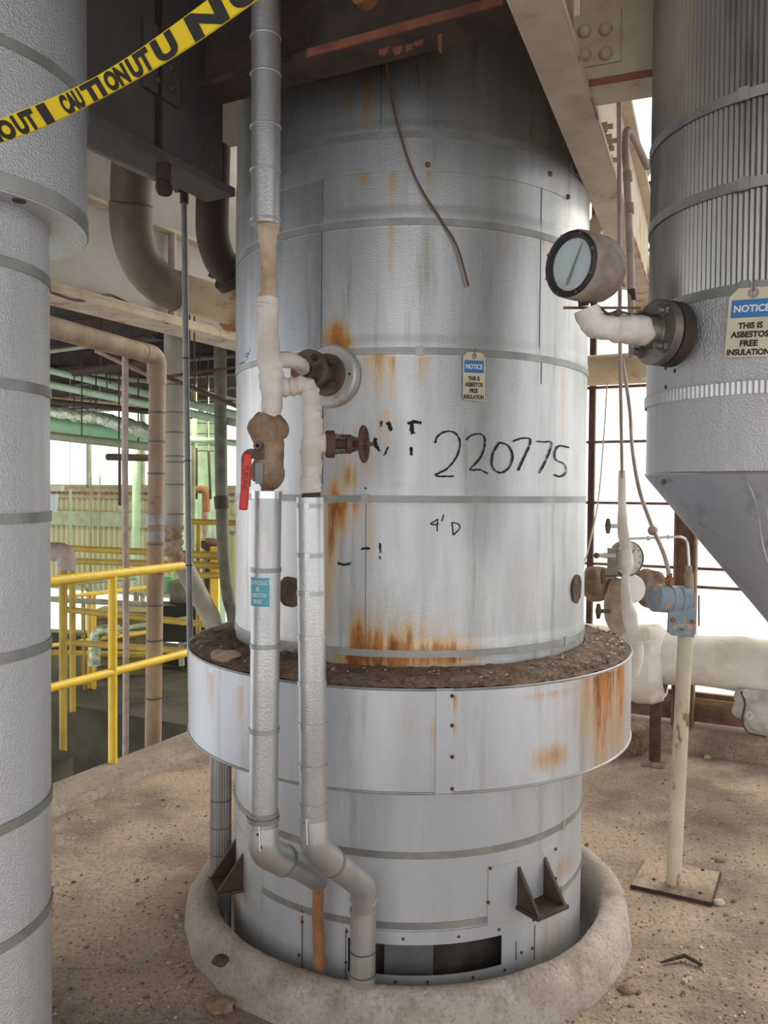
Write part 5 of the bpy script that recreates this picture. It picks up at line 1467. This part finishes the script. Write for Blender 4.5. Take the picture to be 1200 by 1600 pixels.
# ------------------------------------------------------------------ floor litter
rr = random.Random(5)
mb = MB(); mb2 = MB()
def on_floor_ok(p):
    d1 = math.hypot(p.x - vx, p.y - vy)
    return d1 > CURB_OUT + 0.015 and p.dot(W) > V_KERB + 0.12 and uof(p) < U_WALL - 0.22 and math.hypot(p.x - V0[0], p.y - V0[1]) > V0[2] + 0.02
cnt = 0
while cnt < 5200:
    px, py = rr.uniform(-100, 1300), rr.uniform(1130, 1750)
    p = onz(px, py, 0.0)
    if p.y < 0.8 or not on_floor_ok(p): continue
    cnt += 1
    s = rr.uniform(0.0015, 0.006) * (1.0 + 1.2 * (rr.random() < 0.04))
    p.z = s * 0.15
    chip(mb if rr.random() < 0.45 else mb2, p, s, rr, rr.choice((0.12, 0.3, 0.6)))
single('paint_chips', mb, m_flake, 'pale paint chips strewn over the dirty floor', 'debris', kind='stuff', smooth=0)
single('floor_grit', mb2, m_dirt, 'dark grit and scale strewn over the dirty floor', 'debris', kind='stuff', smooth=0)
for px, py, s, mt, lab in ((974, 1450, 0.016, m_darkrust, 'dark pebble lying against the concrete ring'), (978, 1548, 0.020, m_lagbrown, 'brown stone near the bottom corner beside the concrete ring'), (1126, 1345, 0.020, m_lagbrown, 'brown stone at the corner of the post base plate'), (1123, 1412, 0.020, m_flake, 'pale stone touching the front corner of the base plate'), (1150, 1186, 0.03, m_flake, 'pale heap of flakes on the floor below the window'), (345, 1505, 0.022, m_rust, 'rusty lump on top of the concrete ring'), (1105, 1185, 0.018, m_flake, 'small pale flake below the window sill'), (345, 1578, 0.035, m_lagbrown, 'crumbled concrete lump by the front of the ring')):
    p = onz(px, py, 0.0)
    if 'on top' in lab: p = onz(px, py, 0.115)
    mb = MB(); mb.ball(p + Z * s * 0.35, s, (1.1, 0.9, 0.55), 14, 10, lump=0.4, lscale=45)
    single('stone', mb, mt, lab, 'stone', smooth=60)
mb = MB(); mb.tube([onz(1032, 1504, 0.008), onz(1046, 1500, 0.010), onz(1070, 1493, 0.016), onz(1097, 1508, 0.008)], [0.003, 0.0055, 0.007, 0.006], 8, lump=0.2)
single('rusty_stick', mb, m_darkrust, 'bent rusty strip lying on the floor in front of the base plate', 'debris')

# ------------------------------------------------------------------ railing on the open edge
vR = V_KERB - 0.085
def rl(px, py): return onplane(px, py, W, vR)
pq = rl(176, 1000)
rail = thing('guard_railing', 'bright yellow tubular guard railing along the kerb', 'railing', Vector((pq.x, pq.y, 0.07)))
z_t, z_m = rl(176, 897).z, rl(176, 1050).z
pend = rl(284, 889); uend = uof(pend); u0 = -2.2
mb = MB(); mb.tube([P(u0, vR, z_t), P(uend, vR, z_t)], 0.0245, 24); mb.ball(P(uend, vR, z_t), 0.0245, (1, 1, 1), 20, 12); mb.build('top_rail', m_yellow, rail)
mb = MB(); mb.tube([P(u0, vR, z_m), P(uend + 0.15, vR, z_m)], 0.0215, 24); mb.build('mid_rail', m_yellow, rail)
for u in (uof(pq), uof(pq) - 1.7, uof(pq) - 3.4):
    mb = MB(); mb.tube([P(u, vR, 0.03), P(u, vR, z_t)], 0.0225, 24); mb.build('post', m_yellow, rail)

# grey conduit standing behind the collar with its overhead run
Yc = 3.10
gc_ = thing('grey_conduit', 'dark grey upright conduit with a top elbow at the end of the yellow railing', 'conduit', A(297, 1003, Yc))
mb = MB(); mb.tube([A(288, 305, Yc), A(291, 600, Yc), A(297, 1003, Yc), A(300, 1150, Yc)], 0.0118, 16); mb.build('upright', m_conduit, gc_)
mb = MB(); mb.tube(fillet([A(274, 294, Yc - 0.03), A(288, 292, Yc), A(288, 318, Yc)], 0.02, 6), 0.016, 16); mb.build('elbow', m_dkbracket, gc_)
mb = MB(); mb.tube([A(60, 190, 2.45), A(200, 258, 2.85), A(276, 294, Yc - 0.03)], 0.012, 14); mb.build('overhead_run', m_conduit, gc_)
for py in (883, 720, 560):
    mb = MB(); x_ = 291 + (py - 600) * 6 / 403; q = A(x_, py, Yc); mb.tube([q - Z * 0.002, q + Z * 0.002], 0.0135, 14); mb.build('joint', m_black, gc_)

# large elbows overhead
pts = fillet([A(212, 170, 3.55), A(205, 345, 3.6), A(232, 475, 3.75), A(365, 492, 4.0)], 0.30, 14)
be_ = thing('large_elbow_pipe', 'large olive-grey elbow pipe bending into a flaking peach pipe under the girder', 'pipe', A(220, 400, 3.65))
i1 = int(len(pts) * 0.70)
pts = spline(seg_pts([(212, 150, 3.5), (207, 250, 3.55), (204, 320, 3.6), (208, 370, 3.63), (224, 415, 3.67), (252, 444, 3.72), (276, 455, 3.78), (310, 465, 3.85), (345, 475, 3.93), (372, 482, 4.0)]), 8)
i0, i1 = 16, 48
mb = MB(); mb.tube(pts[:i0 + 1], 0.086, 32); mb.build('riser', m_elbow, be_)
mb = MB(); mb.tube(pts[i0:i1 + 1], 0.090, 36); mb.build('elbow', m_elbow, be_)
mb = MB(); mb.tube(pts[i1:], 0.086, 32); mb.build('level_run', m_peach, be_)
for i in (i0, i1):
    d = (pts[i + 1] - pts[i - 1]).normalized(); mb = MB(); mb.torus(pts[i], 0.090, 0.004, d, 40, 8); mb.build('weld_bead', m_flange, be_)
mb = MB(); mb.cyl(A(360, 479, 3.97), A(380, 484, 4.02), 0.115, 32); mb.build('end_flange', m_foam, be_)
pts = spline(seg_pts([(334, 230, 3.35), (332, 320, 3.35), (332, 362, 3.37), (338, 392, 3.4), (350, 415, 3.43), (375, 430, 3.48), (400, 436, 3.5)]), 8)
mb = MB(); mb.tube(pts, 0.066, 30)
de = thing('brown_elbow_pipe', 'dark brown elbow pipe overhead bending in behind the big vessel', 'pipe', A(335, 350, 3.37))
mb.build('elbow', m_brown, de)
mb = MB(); d = (pts[33] - pts[31]).normalized(); mb.cyl(pts[36], pts[36] + d * 0.03, 0.095, 30); mb.build('flange', m_darkrust, de)
mb = MB(); mb.tube([A(330, 432, 3.95), A(345, 405, 3.9)], 0.02, 4); single('angle_strut', mb, m_rust, 'short rusty strut beneath the dark brown elbow', 'strut', smooth=0)

# tan pipe: horizontal under the deep girder, then down to the kerb
Yp = 4.62
tp_ = thing('tan_pipe', 'tan pipe under the deep girder, turning down behind the kerb with grey tape bands', 'pipe', A(242, 1160, Yp))
hx_ = [A(40, 500, 3.55), A(80, 511, 3.78), A(160, 533, 4.15), A(222, 550, 4.5)]
mb = MB(); mb.tube(spline(hx_, 8), 0.050, 28); mb.build('level_run', m_tanpipe, tp_)
mb = MB(); mb.tube(fillet([A(222, 550, 4.5), A(245, 556, Yp), A(245, 600, Yp)], 0.07, 8), 0.053, 28); mb.build('elbow', m_tanpipe, tp_)
mb = MB(); mb.tube([A(246, 585, Yp), A(244, 780, Yp), A(239, 1175, Yp), A(237, 1300, Yp)], 0.0455, 28); dn = mb.build('downpipe', m_tanpipe, tp_)
for py, w, mt in ((593, 4, m_seam), (645, 3, m_seam), (690, 3, m_seam), (740, 3, m_seam), (812, 16, m_conduit), (838, 16, m_conduit), (850, 3, m_seam), (945, 3, m_seam), (1000, 3, m_seam), (1090, 3, m_seam)):
    q = A(246 - (py - 600) * 0.013, py, Yp); h_ = w * Yp / F_PX / 2; mb = MB(); mb.tube([q - Z * h_, q + Z * h_], 0.0485, 28); mb.build('tape_band', mt, dn)
# weathered grey pipe with a rubber boot and slanting outlet
Yq = 5.6
gp = thing('booted_pipe', 'weathered grey pipe with a brown rubber boot and a slanting outlet beside the tan pipe', 'pipe', A(274, 840, Yq))
mb = MB(); mb.tube([A(272, 470, Yq), A(271, 825, Yq)], 0.066, 28); mb.build('pipe', m_greypipe, gp)
for py in (602, 645, 676, 713, 722, 757, 803):
    q = A(272, py, Yq); mb = MB(); mb.tube([q - Z * 0.004, q + Z * 0.004], 0.068, 28); mb.build('band', m_seam, gp)
pts = spline(seg_pts([(271, 820, Yq), (271, 838, Yq), (272, 845, Yq), (271, 858, Yq), (276, 872, Yq), (286, 885, Yq)]), 6)
mb = MB(); mb.tube(pts, [0.066 + 0.006 * math.sin(i * 1.1) - 0.012 * (i / len(pts)) for i in range(len(pts))], 26); mb.build('rubber_boot', m_lagbrown, gp)
mb = MB(); mb.tube([A(280, 872, Yq), A(292, 895, Yq + 0.1), A(330, 965, Yq + 0.4), A(345, 1000, Yq + 0.5)], [0.064, 0.066, 0.070, 0.070], 26); mb.build('slanting_outlet', m_greypipe, gp)
mb = MB(); mb.tube([A(196, 540, 4.50), A(195, 700, 4.50), A(197, 1000, 4.5), A(196, 1240, 4.5)], 0.0172, 18)
tc = single('slender_pipe', mb, m_paleconduit, 'slender pale grey upright pipe close behind the yellow railing post', 'pipe')
pts = spline(seg_pts([(344, 490, 6.0), (344, 560, 6.0), (345, 680, 6.0), (346, 770, 6.0), (349, 860, 6.0), (356, 930, 6.0), (366, 985, 6.0), (372, 1180, 6.0)]), 8)
hs = thing('drooping_hose', 'grey-green drooping hose close to the hall side of the big vessel', 'hose', A(350, 800, 6.0))
mb = MB(); mb.tube(pts, 0.045, 22); mb.build('hose', m_hose, hs)
mb = MB(); mb.tube([A(345, 775, 6.0), A(347, 795, 6.0)], 0.052, 22); mb.build('clamp', m_brown, hs)

# overhead pipes of the hall
HP = [  # px0, py0, Y0, px1, py1, Y1, width px, material, name, label
    (60, 574, 7.2, 385, 652, 6.4, 12, m_mint, 'overhead_pipe', 'upper mint green pipe high under the hall ceiling'),
    (60, 597, 6.6, 385, 664, 6.0, 12, m_mint, 'overhead_pipe', 'second mint green pipe down under the hall ceiling'),
    (60, 660, 6.8, 225, 683, 6.5, 26, m_green, 'green_duct', 'thick sea-green duct across the top of the bright hall window'),
    (60, 679, 6.2, 260, 701, 5.9, 13, m_olive, 'overhead_pipe', 'pale olive pipe crossing the bright hall window'),
    (168, 714, 7.5, 262, 716, 7.3, 11, m_brown, 'overhead_pipe', 'dark capped pipe stub crossing the bright hall window'),
    (292, 686, 7.2, 385, 694, 6.9, 10, m_mint, 'overhead_pipe', 'lowest mint green pipe beside the drooping hose'),
    (60, 570, 7.6, 300, 606, 7.0, 7, m_olive, 'overhead_pipe', 'thin olive pipe behind the upper mint green pipe'),
    (115, 582, 5.6, 240, 566, 5.4, 14, m_brown, 'overhead_pipe', 'dark brown capped pipe just under the deep girder'),
    (60, 625, 7.4, 300, 650, 7.0, 9, m_brown, 'overhead_pipe', 'brown pipe in the shadow between the green pipes'),
    (60, 620, 8.0, 260, 638, 7.8, 6, m_tanpipe, 'overhead_pipe', 'thin tan pipe deep in the shadow under the hall ceiling'),
    (250, 590, 5.2, 385, 572, 5.0, 5, m_rust, 'tie_rod', 'thin rusty tie rod rising towards the big vessel'),
    (262, 590, 5.3, 385, 641, 5.0, 7, m_rust, 'tie_rod', 'rusty angle tie falling towards the big vessel'),
    (150, 548, 5.2, 240, 590, 5.1, 7, m_lagbrown, 'tie_rod', 'brown tie bar slanting under the tan pipe'),
    (60, 552, 6.0, 150, 540, 5.8, 6, m_olive, 'overhead_pipe', 'thin pale strip just under the tan level pipe'),
    (275, 600, 6.2, 385, 628, 5.9, 4, m_mint, 'cable', 'thin green cable slanting behind the grey pipe'),
]
for (a, b, Ya, c, d, Yb_, w, mt, nm, lab) in HP:
    r = w / 2 * (Ya + Yb_) / 2 / F_PX
    mb = MB(); mb.tube([A(a, b, Ya), A(c, d, Yb_)], r, 16)
    o = single(nm, mb, mt, lab, 'pipe' if 'rod' not in nm and 'cable' not in nm else nm.replace('_', ' '))
    m_ = A(a, b, Ya).lerp(A(c, d, Yb_), 0.35)
    if m_.z < 2.66: mb = MB(); mb.cyl(m_, Vector((m_.x, m_.y, 2.72)), 0.005, 8); mb.build('hanger', m_brown, o)
fo = thing('foil_duct', 'foil-wrapped duct sagging above the sea-green duct', 'duct', A(150, 655, 6.4))
pts = spline(seg_pts([(60, 640, 6.6), (110, 648, 6.5), (160, 655, 6.4), (210, 668, 6.3), (250, 682, 6.2)]), 8)
mb = MB(); mb.tube(pts, [0.04 + 0.022 * i / len(pts) for i in range(len(pts))], 24, lump=0.35, lscale=14); mb.build('foil', m_foil, fo)
for k, (va, vb, u_) in enumerate(((-9.4, -3.9, 4.3), (-9.4, -3.9, 5.1), (-9.4, -3.9, 5.9), (-9.4, -3.9, 6.7), (-9.4, -3.9, 7.5))):
    mb = MB(); mb.ibeam(P(u_, va, 2.50), P(u_, vb, 2.50), 0.10, 0.21)
    single('roof_joist', mb, m_darkrust, ('first dark roof joist behind the deep girder', 'second dark roof joist behind the deep girder', 'third dark roof joist over the lower slab', 'fourth dark roof joist over the foil-wrapped duct', 'fifth dark roof joist, next to the far corrugated wall')[k], 'beam', smooth=0)
# hangers for the green pipes
for px, y0_, y1_, Y, lab in ((128, 590, 632, 6.5, 'thin drop rod under the hall ceiling by the column pipe'), (172, 560, 600, 6.6, 'thin drop rod holding the upper mint green pipe'), (216, 600, 700, 6.3, 'long dark drop rod between slender and tan pipes'), (150, 600, 640, 6.6, 'thin brown hanger holding the second mint green pipe'), (186, 675, 765, 6.2, 'thin rod hanging beside the slender pale pipe')):
    mb = MB(); q = A(px, y1_, Y); mb.cyl(q, Vector((q.x, q.y, 2.72)), 0.006, 8); single('drop_rod', mb, m_brown, lab, 'rod')
# columns and uprights in the hall
mb = MB(); mb.tube([A(214, 690, 8.6), A(212, 925, 8.6)], 0.043, 22); mp_ = single('mint_upright', mb, m_mint, 'mint green upright pipe in front of the corrugated wall', 'pipe')
mb = MB(); mb.tube([A(213, 925, 8.6), A(213, 1000, 8.6)], 0.03, 16); single('lower_pipe', mb, m_tanpipe, 'tan lower pipe end under the mint green upright', 'pipe')
for px, py0, py1, Y, w, mt, lab in ((110, 765, 845, 8.0, 4, m_mint, 'pale hanging instrument line in front of the corrugated wall'), (142, 745, 930, 8.2, 3, m_olive, 'thin olive rod in front of the corrugated wall'), (156, 745, 880, 8.2, 2, m_olive, 'very thin olive wire in front of the corrugated wall'), (187, 720, 790, 8.0, 5, m_brown, 'dark short rod hanging beside the slender pipe'), (302, 600, 800, 7.2, 7, m_olive, 'thin olive upright behind the grey conduit'), (307, 700, 780, 7.4, 4, m_brown, 'dark thin upright rod between conduit and hose'), (326, 705, 780, 7.4, 4, m_brown, 'dark slanting rod close to the drooping hose'), (320, 760, 830, 7.6, 10, m_tanpipe, 'orange-tan upright pipe near the drooping hose'), (312, 745, 900, 8.2, 12, m_mint, 'pale mint upright right of the grey conduit'), (334, 770, 840, 8.0, 14, m_mint, 'pale green capped cylinder near the drooping hose')):
    mb = MB(); mb.tube([A(px, py0, Y), A(px + (3 if 'slanting' in lab else 0), py1, Y)], w / 2 * Y / F_PX, 12); o = single('upright_rod' if w < 6 else 'upright_pipe', mb, mt, lab.replace(' right of ', ' behind '), 'rod' if w < 6 else 'pipe')
    mb = MB(); q = A(px, py0 + 2, Y); r = A(px, py1 - 2, Y); mb.cyl(q if w < 6 else r, Vector((q.x, q.y, 2.72 if w < 6 else -0.31)), 0.004 if w < 6 else w / 2.6 * Y / F_PX, 8); mb.build('hanger' if w < 6 else 'lower_run', m_olive if w < 6 else mt, o)
# pale tank at the back with wire hoops
tk = thing('pale_tank', 'pale green tank with wire hoops at the far end of the hall', 'tank', A(325, 760, 8.9))
q = A(318, 700, 9.0)
mb = MB(); mb.cyl(Vector((q.x, q.y, -0.6)), Vector((q.x, q.y, 2.25)), 0.24, 36); mb.build('shell', m_mint, tk)
for py in (648, 664, 680, 697, 706):
    mb = MB(); mb.torus(Vector((q.x, q.y, A(318, py, 9.0).z)), 0.243, 0.004, None, 36, 6); mb.build('hoop', m_brown, tk)
# lantern
ln = thing('wall_lantern', 'bulkhead lantern with glass jar hanging near the column pipe in the hall', 'lamp', A(88, 770, 7.5))
mb = MB(); mb.box(A(90, 763, 7.5), (0.09, 0.09, 0.05)); mb.build('housing', m_dial2, ln)
mb = MB(); mb.tube([A(84, 772, 7.5), A(84, 800, 7.5)], [0.04, 0.03], 16); mb.build('glass_jar', m_dial, ln)
# grey duct elbow by the column pipe
pts = fillet([A(60, 862, 5.4), A(104, 862, 5.4), A(104, 890, 5.4)], 0.11, 10)
mb = MB(); mb.tube(pts, 0.062, 26); single('duct_elbow', mb, m_paleconduit, 'open-ended grey duct elbow above the yellow railing beside the column pipe', 'duct')
# second railing on the lower walkway
def slab_rail(name, lab, Y, px0, px1, pys, posts, r, mt, foot):
    t = thing(name, lab, 'railing', A((px0 + px1) / 2, foot, Y))
    for py0, py1 in pys:
        mb = MB(); mb.tube([A(px0, py0, Y + 0.3), A(px1, py1, Y - 0.3)], r, 14); mb.build('rail', mt, t)
    for px in posts:
        f = (px - px0) / (px1 - px0); YY = Y + 0.3 - 0.6 * f
        ytop = pys[0][0] * (1 - f) + pys[0][1] * f
        mb = MB(); q = A(px, foot, YY); p = A(px, ytop, YY); mb.tube([Vector((p.x, p.y, -0.32)), p], r, 14); mb.build('post', mt, t)
    return t
slab_rail('walkway_railing', 'dull yellow railing on the lower slab in front of the corrugated wall', 6.4, 100, 345, ((856, 868), (876, 884), (952, 978), (1003, 1022)), (100, 113, 246), 0.026, m_dyellow, 1040)
slab_rail('walkway_railing', 'thinner yellow railing farther back over the bright lower window', 7.3, 70, 250, ((936, 916), (1010, 985)), (140, 147), 0.018, m_yellow, 1030)
mb = MB(); p = A(98, 895, 5.4); mb.tube([Vector((p.x, p.y, -1.2)), Vector((p.x, p.y, 1.08))], 0.024, 18); single('yellow_post', mb, m_dyellow, 'dull yellow upright post rising from the round pier by the column pipe', 'post')
yc = thing('yellow_column', 'flat bright yellow steel upright near the drooping hose', 'column', A(333, 960, 6.0))
mb = MB(); p = A(336, 900, 6.35); mb.box(Vector((p.x, p.y, 0.25)), (0.062, 0.05, 1.6)); mb.build('upright', m_yellow, yc, smooth=0)
mb = MB(); p = A(310, 870, 6.4); mb.tube([Vector((p.x, p.y, 0.1)), A(310, 815, 6.4)], 0.02, 14); mb.tube([A(298, 815, 6.4), A(372, 817, 6.3)], 0.022, 14); mb.tube([A(296, 866, 6.4), A(342, 870, 6.2)], 0.026, 14); mb.tube([A(300, 899, 6.4), A(345, 899, 6.2)], 0.024, 14); mb.build('side_rails', m_dyellow, yc)
# pipes and machines on the lower level
for (a, b, c, d, Y, w, mt, nm, lab) in ((60, 935, 222, 944, 7.4, 9, m_greypipe, 'level_pipe', 'grey level pipe low over the bright lower window'), (60, 915, 215, 902, 8.0, 8, m_mint, 'level_pipe', 'pale green level pipe below the corrugated wall'), (60, 985, 240, 990, 7.6, 6, m_olive, 'level_pipe', 'olive level pipe low in the hall behind the railing post'), (180, 984, 300, 965, 7.0, 7, m_mint, 'level_pipe', 'pale green slanting pipe behind the tan pipe'), (60, 1020, 235, 1024, 7.6, 10, m_dyellow, 'level_pipe', 'dull yellow level pipe just above the lower slab')):
    mb = MB(); mb.tube([A(a, b, Y), A(c, d, Y - 0.2)], w / 2 * Y / F_PX, 14); o = single(nm, mb, mt, lab, 'pipe'); q = A(a, b, Y).lerp(A(c, d, Y - 0.2), 0.45); mb = MB(); mb.cyl(q, Vector((q.x, q.y, -0.31)), 0.012, 8); mb.build('support_leg', m_dyellow, o)
pts = fillet([A(222, 944, 6.9), A(278, 950, 6.9), A(282, 955, 6.9), A(284, 1040, 6.9)], 0.12, 8)
mb = MB(); mb.tube(pts, 0.024, 16); single('bent_pipe', mb, m_greypipe, 'grey pipe bending down beside the grey conduit over the lower slab', 'pipe')
pts = fillet([A(185, 985, 7.2), A(148, 985, 7.2), A(148, 1040, 7.2)], 0.1, 8)
mb = MB(); mb.tube(pts, 0.05, 18); single('hooded_pipe', mb, m_foil, 'fat foil-lagged pipe bend standing on the lower slab', 'pipe')
mc = thing('slatted_machine', 'louvred tan machine casing behind the tan pipe on the lower slab', 'machine', A(200, 1020, 8.1))
mb = MB(); q = A(200, 990, 8.1); mb.box(Vector((q.x, q.y, 0.0)), (0.60, 0.4, 0.62)); mb.build('casing', m_machine, mc, smooth=0)
for k in range(6):
    mb = MB(); mb.box(Vector((q.x - 0.05, q.y - 0.205, -0.22 + 0.09 * k)), (0.36, 0.012, 0.022)); mb.build('slat', m_frame, mc, smooth=0)
mc = thing('dark_pump', 'dark green and brown pump casing beyond the slanting outlet', 'machine', A(300, 930, 7.0))
mb = MB(); q = A(292, 925, 7.0); mb.lathe([(0, -0.14), (0.09, -0.14), (0.12, -0.06), (0.12, 0.1), (0.06, 0.14), (0, 0.14)], q, Vector((1, 0.3, 0)), 24); mb.build('casing', m_hose, mc)
mb = MB(); mb.box(Vector((q.x, q.y, q.z - 0.25)), (0.5, 0.3, 0.3)); mb.build('bedplate', m_dkconc, mc, smooth=0)
mb = MB(); mb.cyl(A(262, 900, 7.0), A(262, 925, 7.0), 0.05, 16); mb.cyl(A(250, 920, 7.0), A(275, 920, 7.0), 0.04, 16); mb.build('suction_elbow', m_green, mc)
# rusty valve cluster near the hose
vc = thing('rusty_valve', 'rust-orange valve cluster behind the hose', 'valve', A(320, 850, 7.4))
mb = MB(); mb.ball(A(325, 848, 7.4), 0.07, (1.4, 0.8, 0.7), 18, 12, lump=0.4, lscale=14); mb.build('body', m_rust, vc)
mb = MB(); mb.lathe([(0.09, -0.01), (0.10, 0), (0.09, 0.01)], A(318, 860, 7.35), Vector((0.6, -0.8, 0)), 24, closed=True); mb.build('handwheel', m_olive, vc)
mb = MB(); mb.tube(fillet([A(300, 765, 7.4), A(322, 765, 7.4), A(322, 800, 7.4)], 0.05, 6), 0.035, 14); mb.build('orange_bend', m_foam, vc)
mb = MB(); q = A(325, 848, 7.4); mb.cyl(q, Vector((q.x, q.y, -0.31)), 0.03, 12); mb.build('support_leg', m_rust, vc)
# round pier in the pit by the column pipe
q = A(72, 1190, 5.0)
mb = MB(); zt2 = A(72, 1182, 5.0).z; mb.lathe([(0, 0.0), (0.135, 0.0), (0.155, -0.01), (0.158, -2.85)], (q.x, q.y, zt2), None, 40)
single('round_pier', mb, m_slab, 'round mossy concrete pier below the kerb beside the column pipe', 'pier')
# lamp cable loops on the deep girder
mb = MB(); mb.tube(spline([onplane(80, 457, W, vq + 0.12), onplane(125, 470, W, vq + 0.12), onplane(165, 461, W, vq + 0.07), onplane(185, 466, W, vq + 0.07), onplane(230, 490, W, vq + 0.11), onplane(262, 505, W, vq + 0.11)], 8), 0.007, 8)
single('slack_cable', mb, m_wire, 'slack dark cable lying along the flange of the deep girder', 'cable')
mb = MB(); mb.tube([A(269, 360, 5.02), A(269, 508, 5.02)], 0.025, 16); single('stub_post', mb, m_paleconduit, 'short pale upright pipe between elbow and deep girder', 'pipe')

# repeats of one kind share a group
GROUPS = {'overhead_pipe': 'overhead pipes of the hall', 'drop_rod': 'drop rods under the hall ceiling', 'roof_joist': 'roof joists of the hall', 'tie_rod': 'tie rods under the deep girder',
          'upright_rod': 'thin upright rods in the hall', 'upright_pipe': 'upright pipes in the hall', 'level_pipe': 'level pipes over the lower slab', 'walkway_railing': 'railings of the lower slab',
          'stone': 'stones and lumps on the floor', 'notice_tag': 'asbestos notice tags', 'hanging_wire': 'wires dangling on the big vessel', 'steel_brace': 'braces behind the large gauge', 'drain_pipe': 'clad pipes in front of the big vessel', 'insulation_clump': 'clumps on the collar'}
for o in SC.objects:
    if o.parent is None and o.name.split('.')[0] in GROUPS:
        o['group'] = GROUPS[o.name.split('.')[0]]
